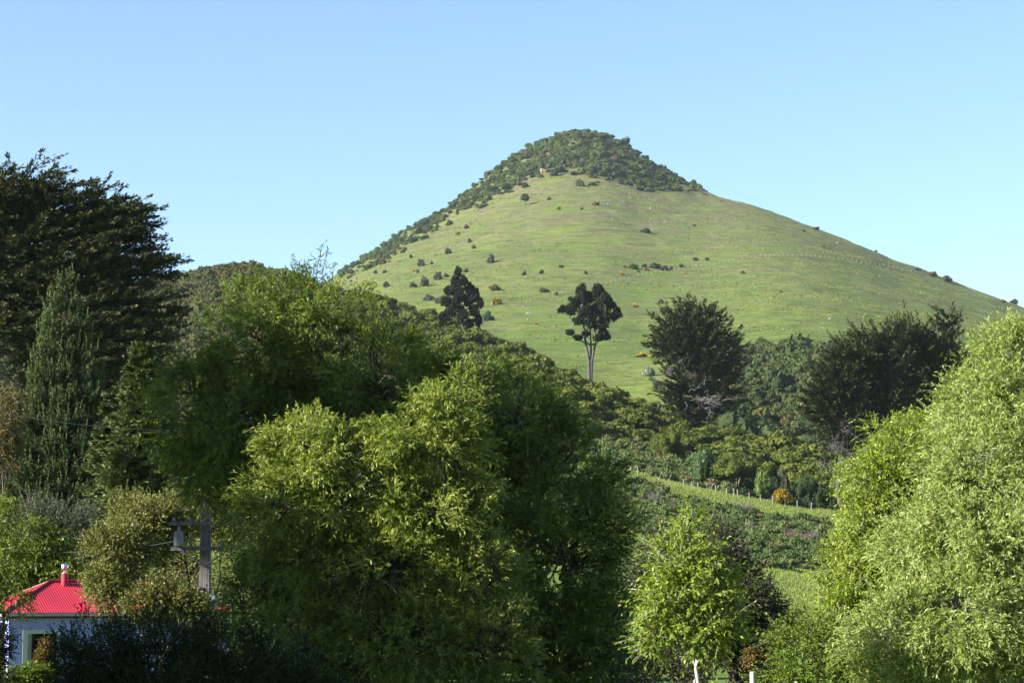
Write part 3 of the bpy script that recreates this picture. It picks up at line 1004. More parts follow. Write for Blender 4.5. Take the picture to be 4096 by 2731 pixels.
# rank grass tufts along the contour tracks of the hill
r = rng_(171)
n = 420000
tx = r.uniform(-330, 620, n)
ty = r.uniform(620, 1960, n)
tz = Hh(tx, ty)
pxx, pyy = proj(tx, ty, tz)
nz = vnoise(tx, tz * 9, 40, 21) * 0.6 + vnoise(tx, tz * 5, 14, 22) * 0.5 + vnoise(tx, ty, 90, 23) * 0.35
ok = (nz > r.uniform(-0.1, 0.55, n)) & (pxx > 320) & (pxx < 1040) & (r.random(n) < np.clip(0.25 + ty / 2600, 0, 1))
tx, ty, tz = tx[ok], ty[ok], tz[ok]
n = len(tx)
P = np.stack([tx, ty, tz - 0.05], -1)
d = nrm(rdir(r, n) * 0.45 + np.array([0, 0, 1.0]))
hgt = r.uniform(0.25, 0.75, n)
V, Fc = leafq(P, d, nrm(r.normal(size=(n, 3)) * 0.6 + np.array([-0.3, -0.8, 0.0])), hgt, hgt * 1.5, 0.35)
A_ = Acc()
A_.add(V, Fc, np.clip(0.25 * r.random(n) + np.clip((tz - 60) / 330, 0, 1) * 0.75 + r.normal(size=n) * 0.12, 0, 1))
M['tussock'] = leaf_mat('rank_grass', [(0.0, (0.155, 0.235, 0.038)), (0.45, (0.195, 0.225, 0.058)), (1.0, (0.235, 0.190, 0.115))], 0.15, rough=0.9, spec=0.1)
tag(A_.build('hill_grass', M['tussock']), 'rank grass tufts growing in level bands on the hill pasture', 'grass', kind='stuff')

# ------------------------------------------------------------------ fences
def fence(pts, name, label, post_h, post_w, leans=None, seed=1):
    rr = rng_(seed)
    t = thing(name, label, 'fence', pts[len(pts) // 2])
    o0 = np.array(pts[len(pts) // 2])
    tops = []
    for k, p in enumerate(pts):
        a = Acc()
        ln = rr.normal() * 0.05 if leans is None else leans[k]
        h = post_h * rr.uniform(0.9, 1.1)
        top = np.array([ln * h, rr.normal() * 0.04, h])
        V, Fc = tube([(0, 0, -0.3), (0, 0, 0), tuple(top)], post_w, 4)
        a.add(V, Fc)
        a.add(V[-4:], np.array([[0, 1, 2, 3]]))
        q = a.build('post', M['post'], t)
        q.location = tuple(np.array(p) - o0)
        tops.append((np.array(p) - o0, top))
    a = Acc()
    for f in (0.92, 0.66, 0.4):
        for k in range(len(tops) - 1):
            a.add(*tube([tops[k][0] + tops[k][1] * f, tops[k + 1][0] + tops[k + 1][1] * f], post_w * 0.08, 3))
    a.build('wire', M['wire'], t)
    return t


fl = [z6(*p) for p in [(10, 455), (140, 410), (390, 350), (690, 290), (780, 265), (960, 228), (1250, 178), (1400, 157), (1570, 132), (1840, 82), (2000, 56), (2350, 50)]] + \
     [zr(*p) for p in [(520, 268), (700, 285), (870, 308), (1110, 345), (1250, 372), (1490, 412)]]
seg = np.array(fl)
cum = np.concatenate([[0], np.cumsum(np.linalg.norm(np.diff(seg, axis=0), axis=1))])
s = np.arange(0, cum[-1], 4.6)
fx = np.interp(s, cum, seg[:, 0])
fy = np.interp(s, cum, seg[:, 1])
P = hits(fx, fy)
P = P[~np.isnan(P[:, 0])]
fence([tuple(p) for p in P], 'wire_fence', 'long pale post and wire fence climbing across the green hill pasture', 1.5, 0.13, seed=31)
fx = np.interp(np.arange(12), [0, 11], [880 + 74, 1024 + 30])
P = hits([zr(a, 0)[0] for a in np.linspace(1755, 1935, 10)], [zr(0, b)[1] for b in np.linspace(500, 572, 10)])
P = P[~np.isnan(P[:, 0])]
if len(P) > 2:
    fence([tuple(p) for p in P], 'wire_fence', 'short row of pale fence posts beside the gorse hedge on the right skyline', 1.9, 0.14, seed=32)


def z7(x, y):
    return 600 + x * 0.12755, 375 + y * 0.12755


FP = [(75, 715, .35), (228, 738, .4), (295, 735, 0), (455, 775, .5), (530, 792, .5), (655, 815, 0), (720, 822, 0), (768, 828, 0), (858, 848, .5), (905, 855, 0), (992, 872, 0),
      (1048, 884, 0), (1080, 890, -.1), (1168, 898, 0), (1255, 920, 0), (1350, 930, 0), (1448, 940, 0), (1543, 948, 0), (1650, 965, .1)]
pts = []
for x, y, l in FP:
    q = z7(x, y)
    X = (q[0] - 512) / F * 331
    pts.append((X, 331.0, gz(X, 331.0)))
fence(pts, 'wire_fence', 'old fence with leaning pale posts along the terrace edge under the domed trees', 1.1, 0.075, [f[2] for f in FP], 33)

# ------------------------------------------------------------------ trees
def crown_pts(rng, lobes, n_sub, rsub, back=0.45, shell=(0.55, 1.0), rough=0.18):
    """sub-clumps spread over a set of ellipsoids; lobes = (centre, radii)"""
    area = np.array([(l[1][0] * l[1][2]) ** 1.0 + 0.5 * l[1][1] * l[1][2] for l in lobes])
    cnt = np.maximum(3, np.round(n_sub * area / area.sum()).astype(int))
    C, R, O = [], [], []
    for (c, rr), m in zip(lobes, cnt):
        d = rdir(rng, m * 3)
        # fewer clumps on the far side
        keep = (d[:, 1] < 0.25) | (rng.random(len(d)) < back)
        d = d[keep][:m]
        u = rng.uniform(shell[0], shell[1], len(d)) + rng.normal(size=len(d)) * rough * 0.3
        C.append(np.asarray(c) + d * np.asarray(rr) * u[:, None])
        R.append(rsub * rng.uniform(0.65, 1.35, len(d)))
        O.append(nrm(d / np.asarray(rr)))
    return np.concatenate(C), np.concatenate(R), np.concatenate(O)


def sprays(rng, C, R, O, tw, k, twl, LL, LW, outw=0.7, spread=0.6, up=0.25, droop=0.5, hang=0.6, jit=0.7, subvar=None, fill=1.0):
    m = len(C)
    n = m * tw
    sub = np.repeat(np.arange(m), tw)
    b = rdir(rng, n)
    P = C[sub] + b * (R[sub] * rng.random(n) ** 0.45 * fill)[:, None]
    ax = nrm(O[sub] * outw + b * 0.5 + rdir(rng, n) * spread + np.array([0, 0, up]))
    Lt = twl * rng.uniform(0.6, 1.3, n)
    t = np.linspace(0.08, 1, k)
    t = t[None, :] + rng.uniform(-0.5, 0.5, (n, k)) / k
    pos = P[:, None, :] + ax[:, None, :] * (Lt[:, None] * t)[..., None]
    pos[..., 2] -= droop * Lt[:, None] * t ** 2
    tan = np.broadcast_to(ax[:, None, :], pos.shape).copy()
    tan[..., 2] -= 2 * droop * t
    d = nrm(nrm(tan) * 0.7 + rng.normal(size=pos.shape) * jit * 0.6 + np.array([0, 0, -hang]))
    N = nrm(O[sub][:, None, :] + rng.normal(size=pos.shape) * 0.7 + np.array([0, 0, 0.5]))
    s = rng.uniform(0.65, 1.25, (n, k))
    V, Fc = leafq(pos.reshape(-1, 3), d.reshape(-1, 3), N.reshape(-1, 3), (LL * s).ravel(), (LW * s).ravel())
    sv = rng.random(m) if subvar is None else subvar
    tipv = 0.25 * t
    var = 0.35 * sv[sub][:, None] + 0.2 * rng.random(n)[:, None] + 0.25 * rng.random((n, k)) + tipv
    return V, Fc, np.clip(var.ravel(), 0, 1), P, ax, Lt, droop


def lob(*args):
    """(px, py, D, rx px, rz px, depth m) -> centre, radii"""
    out = []
    for px, py, D, rx, rz, rd in args:
        s = D / F
        out.append((at(px, py, D), (rx * s, rd, rz * s)))
    return out


def leafy_tree(name, label, cat, basepx, D, lobes, mat, bark, seed, n_sub, rsub, tw, k, twl, LL, LW, trunk_r=0.16, fork=0.45, group=None, back=0.45, base=None, stems=None,
               crown_name='crown', shell=(0.55, 1.0), twig_r=0.006, extra=None, **kw):
    r = rng_(seed)
    if base is None:
        p0 = at(basepx, 600, D)
        base = np.array([p0[0], D, gz(p0[0], D)])
    t = thing(name, label, cat, base, group=group)
    L0 = [(np.asarray(c) - base, rr) for c, rr in lobes]
    C, R, O = crown_pts(r, L0, n_sub, rsub, back, shell)
    keep = C[:, 2] > 0.15
    C, R, O = C[keep], R[keep], O[keep]
    V, Fc, var, TP, ax, Lt, dr = sprays(r, C, R, O, tw, k, twl, LL, LW, **kw)
    A, B = Acc(), Acc()
    A.add(V, Fc, var)
    if extra:
        extra(A, B, base)
    A.build(crown_name, M[mat], t)
    zc = np.mean([c[2] for c, _ in L0])
    xc = np.mean([c for c, _ in L0], axis=0)
    roots = stems or [(0, 0, trunk_r)]
    forks = []
    for sx, sy, tr in roots:
        top = np.array([sx + (xc[0] - sx) * 0.35, sy + (xc[1] - sy) * 0.35, zc * fork])
        pts = limb((sx, sy, -0.15), top, r, 6, 0.025)
        B.add(*tube(pts, np.linspace(tr * 1.2, tr * 0.75, 6), 8))
        forks.append((pts[-1], tr * 0.75))
    for c, rr in L0:
        f, fr = forks[int(np.argmin([np.linalg.norm(c - q[0]) for q in forks]))]
        pts = limb(f, c, r, 7, 0.05, 0.08)
        B.add(*tube(pts, np.linspace(fr * 0.8, fr * 0.28, 7), 6))
    for i in range(len(C)):
        j = int(np.argmin([np.linalg.norm((C[i] - c) / np.asarray(rr)) for c, rr in L0]))
        a = L0[j][0] + (C[i] - L0[j][0]) * r.uniform(0.05, 0.3)
        if r.random() < 0.75:
            pts = limb(a, C[i], r, 5, 0.07, 0.05)
            B.add(*tube(pts, np.linspace(trunk_r * 0.17, trunk_r * 0.04, 5), 4))
    # leaf bearing twigs, a share of them
    sel = r.random(len(TP)) < 0.35
    for q in np.nonzero(sel)[0]:
        tt = np.array([0, 0.5, 1.0])[:, None]
        pts = TP[q] + ax[q] * Lt[q] * tt
        pts[:, 2] -= dr * Lt[q] * tt[:, 0] ** 2
        B.add(*tube(pts, [twig_r, twig_r * 0.7, twig_r * 0.3], 3))
    B.build('trunk', M[bark], t)
    return t


SP = [((312, 290), (322, 244)), ((306, 290), (309, 256)), ((312, 292), (294, 258)), ((325, 290), (333, 262)), ((316, 290), (300, 268)), ((322, 290), (326, 252)), ((370, 300), (374, 278)), ((358, 302), (360, 284)), ((300, 292), (303, 270))]


def sprigs(A, B, base):
    """thin shoots standing up above the crown"""
    r = rng_(78)
    for (a, b) in SP:
        p0 = at(a[0], a[1] + 14, 53) - base
        p1 = at(b[0], b[1], 53) - base
        pts = limb(p0, p1, r, 6, 0.03)
        B.add(*tube(pts, np.linspace(0.014, 0.004, 6), 4))
        n = 60
        t = r.uniform(0.1, 1, n)
        pos = np.stack([np.interp(t, np.linspace(0, 1, 6), pts[:, c]) for c in range(3)], -1) + r.normal(size=(n, 3)) * 0.05
        d = nrm(rdir(r, n) + nrm(p1 - p0) * 0.4 + np.array([0, 0, -0.25]))
        V, Fc = leafq(pos, d, rdir(r, n), r.uniform(0.12, 0.20, n), 0.028)
        A.add(V, Fc, r.uniform(0, 0.7, n))


# ---- the two willows in the middle
W = dict(outw=0.7, spread=0.5, up=0.65, droop=0.28, hang=0.32, jit=0.6)
leafy_tree('willow_tree', 'tallest dark green willow in the centre with bright top sprigs against the hill', 'tree', 420, 53,
           lob((320, 325, 53, 62, 45, 1.8), (262, 345, 53, 55, 58, 1.7), (235, 425, 53, 78, 65, 2.2), (378, 390, 53, 76, 60, 2.4), (452, 416, 53, 66, 54, 2.2), (518, 425, 52, 50, 50, 2.0),
               (550, 478, 52, 52, 62, 2.0), (330, 440, 54, 110, 80, 2.2), (460, 500, 53, 100, 85, 2.2), (565, 560, 51, 68, 85, 1.9), (600, 520, 51, 30, 60, 1.2), (520, 630, 51, 100, 70, 1.8),
               (600, 640, 50.5, 42, 60, 1.3), (275, 500, 54, 60, 50, 1.5), (400, 600, 53, 100, 80, 1.8), (195, 395, 53, 34, 36, 1.2), (190, 445, 53, 28, 30, 1.0), (215, 470, 53, 36, 26, 1.0), (268, 600, 52.5, 40, 60, 1.2), (285, 650, 52, 60, 40, 1.4), (360, 660, 52, 70, 40, 1.4), (560, 660, 51, 80, 35, 1.5), (330, 560, 54, 80, 60, 1.6)),
           'willow_back', 'bark', 7, 1180, 0.34, 30, 10, 0.40, 0.125, 0.030, trunk_r=0.24, fork=0.4, back=0.5, extra=sprigs, **W)
W2 = dict(W)
leafy_tree('willow_tree', 'sunlit yellow green willow standing in front of the taller dark willow', 'tree', 360, 43,
           lob((450, 408, 43, 32, 32, 1.0), (430, 440, 43, 60, 40, 1.3), (312, 450, 43, 48, 36, 1.2), (355, 480, 43, 85, 55, 1.5), (285, 505, 43, 44, 42, 1.2), (300, 560, 43, 45, 30, 1.0),
               (430, 510, 43, 65, 50, 1.4), (390, 565, 43, 80, 45, 1.3), (470, 580, 43, 50, 45, 1.2), (400, 635, 42.5, 80, 40, 1.3), (300, 650, 43, 75, 45, 1.3), (480, 650, 42.5, 60, 45, 1.2)),
           'willow', 'bark', 8, 430, 0.25, 28, 10, 0.32, 0.11, 0.027, trunk_r=0.17, fork=0.4, back=0.4, **W2)

# ---- right hand trees
leafy_tree('silver_willow', 'tall pale silvery green willow filling the right edge', 'tree', 985, 37,
           lob((1016, 357, 38, 40, 28, 1.1), (985, 408, 38, 40, 42, 1.3), (1025, 430, 37.5, 60, 55, 1.5), (975, 470, 37, 55, 45, 1.4), (1000, 540, 36.5, 75, 60, 1.6), (935, 545, 37, 55, 50, 1.3),
               (960, 620, 36, 80, 55, 1.5), (1030, 640, 36, 60, 60, 1.4), (900, 640, 36, 50, 45, 1.2)),
           'silver_willow', 'bark_grey', 9, 620, 0.25, 34, 11, 0.28, 0.078, 0.022, trunk_r=0.15, fork=0.45, back=0.4, outw=0.6, spread=0.7, up=0.45, droop=0.2, hang=0.25, twig_r=0.003)
leafy_tree('lime_tree', 'bright lime green tree leaning out left of the silvery willow', 'tree', 880, 40,
           lob((905, 465, 40, 38, 30, 1.1), (876, 482, 40, 28, 28, 1.0), (876, 530, 40, 34, 36, 1.1), (862, 575, 40, 34, 36, 1.1), (900, 560, 40.5, 50, 45, 1.2), (850, 625, 39.5, 34, 32, 1.0), (890, 430, 40.5, 18, 14, .5), (945, 430, 41, 30, 30, .9)),
           'lime_tree', 'bark_grey', 10, 320, 0.25, 30, 10, 0.28, 0.07, 0.027, trunk_r=0.12, fork=0.45, back=0.4, outw=0.7, spread=0.7, up=0.35, droop=0.3, hang=0.25)
leafy_tree('shrub', 'dark green shrub with sunlit tips at the foot of the lime green tree', 'shrub', 820, 38,
           lob((815, 650, 38, 38, 32, 1.0), (860, 670, 37.5, 40, 30, 1.0), (790, 680, 37.5, 25, 18, .7), (905, 690, 37, 40, 25, .8)),
           'fresh_shrub', 'bark', 11, 120, 0.24, 24, 9, 0.3, 0.065, 0.03, trunk_r=0.06, fork=0.4, back=0.4, up=0.3, droop=0.25, hang=0.2)
leafy_tree('young_tree', 'small upright tree with large glossy leaves and pale forked trunk', 'tree', 697, 34,
           lob((688, 530, 34, 5, 18, .12), (674, 558, 34, 18, 18, .4), (704, 562, 34, 10, 14, .3), (694, 590, 34, 30, 26, .6), (668, 603, 34, 20, 30, .5), (712, 622, 34, 28, 22, .6), (735, 602, 34, 5, 26, .15), (688, 638, 34, 32, 14, .5), (655, 632, 34.3, 14, 18, .4)),
           'cherry', 'bark_white', 12, 175, 0.15, 13, 8, 0.30, 0.072, 0.036, trunk_r=0.028, fork=0.66, back=0.5, outw=0.5, spread=0.5, up=0.6, droop=0.15, hang=0.5,
           stems=[(0, 0, 0.036), (0.07, 0.02, 0.02)])
leafy_tree('bush', 'large dark rounded bush with brownish top behind the small upright tree', 'bush', 745, 42,
           lob((708, 552, 42, 28, 26, 1.0), (735, 596, 42, 36, 38, 1.2), (766, 640, 42, 24, 40, 1.0), (735, 660, 42, 50, 50, 1.2), (655, 565, 43, 24, 28, .7), (660, 672, 43, 44, 20, .8)),
           'olive_bush', 'bark', 13, 260, 0.24, 30, 9, 0.22, 0.05, 0.028, trunk_r=0.1, fork=0.4, back=0.4, up=0.4, droop=0.15, hang=0.1)

# ---- around the house
leafy_tree('pale_bush', 'large pale yellow green bush half hiding the red roof', 'bush', 150, 61.5,
           lob((118, 555, 61, 28, 32, 1.0), (108, 585, 61, 18, 24, .8), (150, 530, 62, 40, 28, 1.1), (185, 510, 62.5, 40, 18, 1.0), (232, 515, 62.5, 22, 24, .9), (135, 512, 63, 22, 16, .8)),
           'variegated', 'bark', 14, 240, 0.32, 30, 9, 0.28, 0.07, 0.042, trunk_r=0.07, fork=0.5, back=0.5, up=0.4, droop=0.15, hang=0.1,
           stems=[(-0.3, 0, .05), (0.4, 0.3, .05), (0.9, 0.1, .05), (1.3, 0.5, .05), (1.7, 0.2, .05), (2.2, 0.4, .05)])
leafy_tree('pale_bush', 'low pale green bush left of the power pole base', 'bush', 165, 58.5,
           lob((146, 600, 58.5, 18, 14, .6), (172, 597, 58.5, 16, 14, .5), (192, 608, 58.5, 12, 12, .5)),
           'variegated', 'bark', 15, 80, 0.26, 30, 9, 0.24, 0.062, 0.038, trunk_r=0.05, fork=0.4, back=0.5, up=0.4, droop=0.15, hang=0.1)
leafy_tree('tall_shrub', 'tall open shrub with many thin dark stems behind the power pole', 'shrub', 235, 66,
           lob((200, 520, 66, 45, 22, .9), (245, 540, 66, 40, 30, .9), (185, 575, 67, 30, 30, .5), (250, 590, 67, 35, 30, .5)),
           'variegated', 'bark', 16, 130, 0.35, 20, 8, 0.3, 0.07, 0.04, trunk_r=0.045, fork=0.8, back=0.5, up=0.3, droop=0.2, hang=0.15,
           stems=[(x_, y_, .045) for x_, y_ in ((-1.4, 0), (-1, .3), (-.7, -.2), (-.3, .2), (0, 0), (.3, .3), (.6, -.1), (.9, .2), (1.2, 0), (1.6, .3))])
leafy_tree('grey_shrub', 'soft grey green shrub under the two conifers left of the red roof', 'shrub', 60, 74,
           lob((35, 525, 74, 24, 22, .9), (68, 525, 74, 32, 24, 1.0), (85, 550, 73.5, 20, 24, .8), (45, 555, 74, 30, 28, .9)),
           'grey_shrub', 'bark_grey', 17, 170, 0.34, 30, 9, 0.34, 0.085, 0.024, trunk_r=0.08, fork=0.4, back=0.5, up=0.7, droop=0.1, hang=-0.1)
leafy_tree('layered_shrub', 'bright green shrub in leafy layers above the roof ridge', 'shrub', 48, 70,
           lob((48, 545, 70, 20, 9, .6), (38, 562, 70, 26, 10, .7), (55, 575, 70, 28, 12, .7), (30, 535, 70, 16, 10, .5), (12, 575, 70, 18, 25, .6)),
           'fresh_shrub', 'bark', 18, 110, 0.28, 22, 8, 0.34, 0.09, 0.05, trunk_r=0.06, fork=0.5, back=0.5, outw=1.0, up=0.05, droop=0.25, hang=0.35)
leafy_tree('shrub', 'twiggy yellow green shrub at the left frame edge above the roof corner', 'shrub', 6, 62,
           lob((2, 520, 62, 16, 18, .6), (5, 555, 62, 16, 24, .6), (12, 598, 62, 18, 10, .5), (-15, 590, 62, 20, 30, .7)),
           'fresh_shrub', 'bark', 19, 70, 0.3, 20, 8, 0.32, 0.075, 0.045, trunk_r=0.06, fork=0.5, back=0.5, up=0.3, droop=0.2, hang=0.2)
leafy_tree('hedge', 'dense dark green hedge filling the lower left foreground', 'hedge', 150, 34,
           lob((100, 655, 34, 48, 36, 1.1), (160, 650, 34, 62, 40, 1.2), (215, 664, 34, 50, 38, 1.1), (160, 690, 33.5, 110, 40, 1.2), (255, 675, 34, 40, 36, 1.0), (310, 690, 34.5, 50, 26, 1.0)),
           'dark_hedge', 'bark', 20, 330, 0.2, 32, 9, 0.18, 0.042, 0.022, trunk_r=0.07, fork=0.4, back=0.4, up=0.4, droop=0.1, hang=0.1)
leafy_tree('shrub', 'small dark shrub at the left frame edge in front of the blue wall', 'shrub', 0, 50,
           lob((-4, 640, 50, 16, 22, .5), (0, 675, 50, 20, 14, .5), (-20, 660, 50, 20, 35, .5)),
           'dark_hedge', 'bark', 21, 60, 0.24, 24, 8, 0.2, 0.05, 0.03, trunk_r=0.05, fork=0.4, up=0.3, droop=0.2, hang=0.2)
leafy_tree('shrub', 'light green leafy shrub below the house window', 'shrub', 28, 52,
           lob((28, 677, 52, 10, 7, .3), (16, 680, 52, 16, 8, .3), (40, 685, 52, 14, 9, .3)),
           'fresh_shrub', 'bark', 22, 45, 0.16, 16, 7, 0.22, 0.09, 0.045, trunk_r=0.03, fork=0.4, up=0.4, droop=0.2, hang=0.2)
leafy_tree('golden_shrub', 'golden brown conifer shrub in front of the window', 'shrub', 42, 58,
           lob((46, 652, 58, 4, 11, .2), (43, 668, 58, 6, 13, .25), (49, 674, 58, 7, 14, .3)),
           'gold_shrub', 'bark', 23, 70, 0.14, 24, 8, 0.14, 0.05, 0.02, trunk_r=0.03, fork=0.4, up=0.8, droop=0.0, hang=-0.4)
leafy_tree('russet_tree', 'slender tree with orange brown spring leaves at the left frame edge', 'tree', 8, 77,
           lob((12, 405, 77, 9, 14, .4), (8, 430, 77, 12, 20, .5), (4, 450, 77, 9, 20, .4)),
           'russet', 'bark', 24, 60, 0.28, 18, 8, 0.3, 0.09, 0.04, trunk_r=0.06, fork=0.6, up=0.3, droop=0.4, hang=0.5)

# ---- conifers
def fronds(rng, P, d, L, k, eL, eW, wmax, curve=0.1, tipvar=0.5):
    n = len(P)
    t = rng.random((n, k)) ** 0.8
    s = nrm(np.cross(d, np.array([0, 0, 1.0])) + rng.normal(size=(n, 3)) * 0.25)
    lat = rng.uniform(-1, 1, (n, k))
    off = lat * wmax * (1 - t) ** 0.8 * np.minimum(1, t * 5 + 0.3)
    pos = P[:, None] + d[:, None] * (L[:, None] * t)[..., None] + s[:, None] * (off * L[:, None])[..., None]
    pos[..., 2] += curve * L[:, None] * t ** 2
    pos += rng.normal(size=pos.shape) * 0.03 * L[:, None, None]
    e = nrm(d[:, None] + s[:, None] * (np.sign(lat) * 0.45)[..., None] + rng.normal(size=pos.shape) * 0.28 + np.array([0, 0, 0.12]))
    N = nrm(np.array([0, 0, 1.0]) + rng.normal(size=pos.shape) * 0.7)
    sz = rng.uniform(0.6, 1.3, (n, k))
    V, Fc = leafq(pos.reshape(-1, 3), e.reshape(-1, 3), N.reshape(-1, 3), (eL * sz).ravel(), (eW * sz).ravel())
    var = 0.35 * rng.random(n)[:, None] + 0.25 * rng.random((n, k)) + tipvar * t * 0.8
    return V, Fc, np.clip(var.ravel(), 0, 1)


def cypress(name, label, base, lobes, mat, seed, n, fl, k, eL, eW, wind=(0, 0, 0), rise=0.25, trunk_r=0.5, dead=None, group=None, wfr=0.16, shell=(0.35, 0.95), curve=0.12, bark='bark', vert=0.5, br=0.16, layer=0.0):
    r = rng_(seed)
    base = np.asarray(base, float)
    t = thing(name, label, 'tree', base, group=group)
    L0 = [(np.asarray(c) - base, rr) for c, rr in lobes]
    C, R, O = crown_pts(r, L0, n, 0.01, 0.5, shell)
    if layer:
        ph = vnoise(C[:, 0], C[:, 1], layer * 6, seed) * layer + C[:, 0] * 0.06
        C[:, 2] = np.round((C[:, 2] - ph) / layer) * layer + ph + r.normal(size=len(C)) * layer * 0.12
    Oh = O * np.array([1, 1, vert])
    d = nrm(Oh + np.asarray(wind) + np.array([0, 0, rise]) + r.normal(size=C.shape) * 0.16)
    Ln = fl * r.uniform(0.55, 1.25, len(C))
    A = Acc()
    A.add(*fronds(r, C - d * Ln[:, None] * 0.35, d, Ln, k, eL, eW, wfr, curve))
    A.build('crown', M[mat], t)
    B = Acc()
    top = max(c[2] + rr[2] * 0.6 for c, rr in L0)
    xc = np.mean([c for c, _ in L0], axis=0)
    pts = limb((0, 0, -0.3), (xc[0] * 0.5, xc[1] * 0.5, top), r, 8, 0.012)
    B.add(*tube(pts, np.linspace(trunk_r, trunk_r * 0.12, 8), 8))
    for i in range(0, len(C), 3):
        z = max(0.6, min(C[i, 2] - 0.25 * np.hypot(C[i, 0] - pts[0, 0], C[i, 1]), top * 0.97))
        a = np.array([np.interp(z, pts[:, 2], pts[:, 0]), np.interp(z, pts[:, 2], pts[:, 1]), z])
        q = limb(a, C[i], r, 4, 0.03)
        B.add(*tube(q, np.linspace(trunk_r * br, trunk_r * 0.03, 4), 4))
    B.build('trunk', M[bark], t)
    if dead:
        for j, (cx0, pts_, nb, ln, rad_) in enumerate(dead):
            Dd = Acc()
            for q in range(nb):
                a = np.asarray(pts_[r.integers(len(pts_))]) - base + r.normal(size=3) * ln * 0.12
                dirv = nrm(np.asarray(cx0) + r.normal(size=3) * 0.45)
                l_ = ln * r.uniform(0.5, 1.2)
                lp = limb(a, a + dirv * l_, r, 6, 0.07)
                Dd.add(*tube(lp, np.linspace(rad_, rad_ * 0.25, 6), 4))
                for w in range(4):
                    i = r.integers(2, 5)
                    dv = nrm(dirv + r.normal(size=3) * 0.6)
                    lq = limb(lp[i], lp[i] + dv * l_ * 0.35, r, 4, 0.08)
                    Dd.add(*tube(lq, np.linspace(rad_ * 0.55, rad_ * 0.15, 4), 3))
            Dd.build('dead_branch', M['deadwood'], t)
    return t


def ground_at(px, D):
    X = (px - 512) / F * D
    return np.array([X, D, gz(X, D)])


# big old cypress at the left
Dm = 150.0
lb = ground_at(5, Dm)
cypress('macrocarpa', 'huge dark windswept cypress at the left frame edge with ragged flat sprays', lb,
        lob((45, 200, Dm, 60, 33, 3), (95, 218, Dm, 50, 26, 3), (-10, 210, Dm, 70, 40, 3.5), (120, 228, Dm, 34, 28, 2.6), (60, 250, Dm, 85, 40, 4), (110, 270, Dm, 60, 35, 3.2), (20, 300, Dm, 80, 45, 4),
            (110, 305, Dm, 70, 22, 3), (150, 268, Dm, 30, 10, 2), (60, 350, Dm, 75, 40, 3.5), (130, 335, Dm, 45, 25, 2.6), (-60, 270, Dm, 70, 90, 4), (10, 330, Dm - 3, 40, 20, 2.0), (165, 315, Dm, 22, 12, 1.6), (140, 380, Dm, 40, 25, 2), (70, 410, Dm + 2, 60, 30, 2)),
        'cypress', 41, 4300, 2.1, 78, 0.28, 0.10, wind=(0.6, -0.05, 0.0), rise=0.03, trunk_r=0.75, wfr=0.17, shell=(0.12, 1.0), vert=0.12, br=0.05, curve=0.10, layer=0.85)

# the spiky cypress in the middle distance
Dm = 440.0
lb = ground_at(690, Dm)
sA = [at(p, q, Dm - 6) for p, q in ((668, 372), (680, 362), (660, 378), (690, 378))]
sB = [at(p, q, Dm - 7) for p, q in ((700, 400), (708, 405), (690, 396))]
cypress('macrocarpa', 'single broad cypress with pointed sprays and bleached dead branches at its foot', lb,
        lob((694, 318, Dm, 28, 12, 4), (690, 330, Dm, 36, 18, 5), (698, 345, Dm, 42, 20, 6), (715, 365, Dm, 28, 28, 5), (690, 385, Dm, 32, 24, 5), (676, 350, Dm, 26, 22, 4), (705, 395, Dm, 38, 18, 4), (690, 412, Dm, 34, 12, 4)),
        'cypress_far', 42, 1150, 4.0, 44, 0.8, 0.26, rise=0.16, vert=0.32, trunk_r=0.7, wfr=0.10, shell=(0.35, 0.95), curve=0.16, layer=1.6,
        dead=[((0.2, -1, 0.2), sA, 40, 2.6, 0.025), ((0.75, -0.6, -0.12), sB, 15, 5.0, 0.06)])

# the grove at the right
Dm = 330.0
for seed, bx, lbl, lo_, lean in (
        (43, 842, 'lowest cypress of the right hand grove, leaning left above bare grey twigs',
         lob((838, 385, Dm, 26, 30, 3.5), (826, 405, Dm, 20, 26, 3), (850, 360, Dm, 22, 16, 3), (845, 430, Dm, 26, 24, 3.5)), (-0.45, 0, 0.1)),
        (44, 888, 'cypress in the middle of the right hand grove',
         lob((872, 348, Dm + 4, 24, 18, 3.5), (893, 342, Dm + 4, 22, 18, 3.5), (912, 345, Dm + 5, 18, 20, 3.5), (885, 375, Dm + 3, 34, 30, 4), (885, 420, Dm + 3, 34, 34, 4)), (-0.40, 0, 0.1)),
        (45, 938, 'tallest cypress at the right of the right hand grove beside the willow',
         lob((947, 322, Dm + 8, 8, 12, 2), (940, 345, Dm + 8, 20, 22, 3.5), (925, 370, Dm + 7, 28, 28, 4), (930, 420, Dm + 7, 34, 38, 4), (955, 380, Dm + 7, 20, 40, 3)), (-0.30, 0, 0.15))):
    lb = ground_at(bx, Dm + 4)
    dA = [at(p, q, Dm - 3) for p, q in ((bx - 8, 445), (bx + 2, 430), (bx - 2, 450), (bx + 6, 455))]
    cypress('macrocarpa', lbl, lb, lo_, 'cypress_far', seed, 760, 3.0, 44, 0.60, 0.19, wind=lean, rise=0.22, vert=0.35, trunk_r=0.5, wfr=0.09, shell=(0.3, 0.97), group='cypresses of the right hand grove', curve=0.2, layer=1.3,
            dead=[((-0.1, -0.8, 0.15), dA, 40, 2.4, 0.022)] if seed != 43 else [((-0.1, -0.8, 0.15), dA, 60, 2.6, 0.022), ((-0.75, -0.5, 0.5), [at(846, 476, Dm - 3), at(842, 470, Dm - 3)], 8, 5.5, 0.09)])


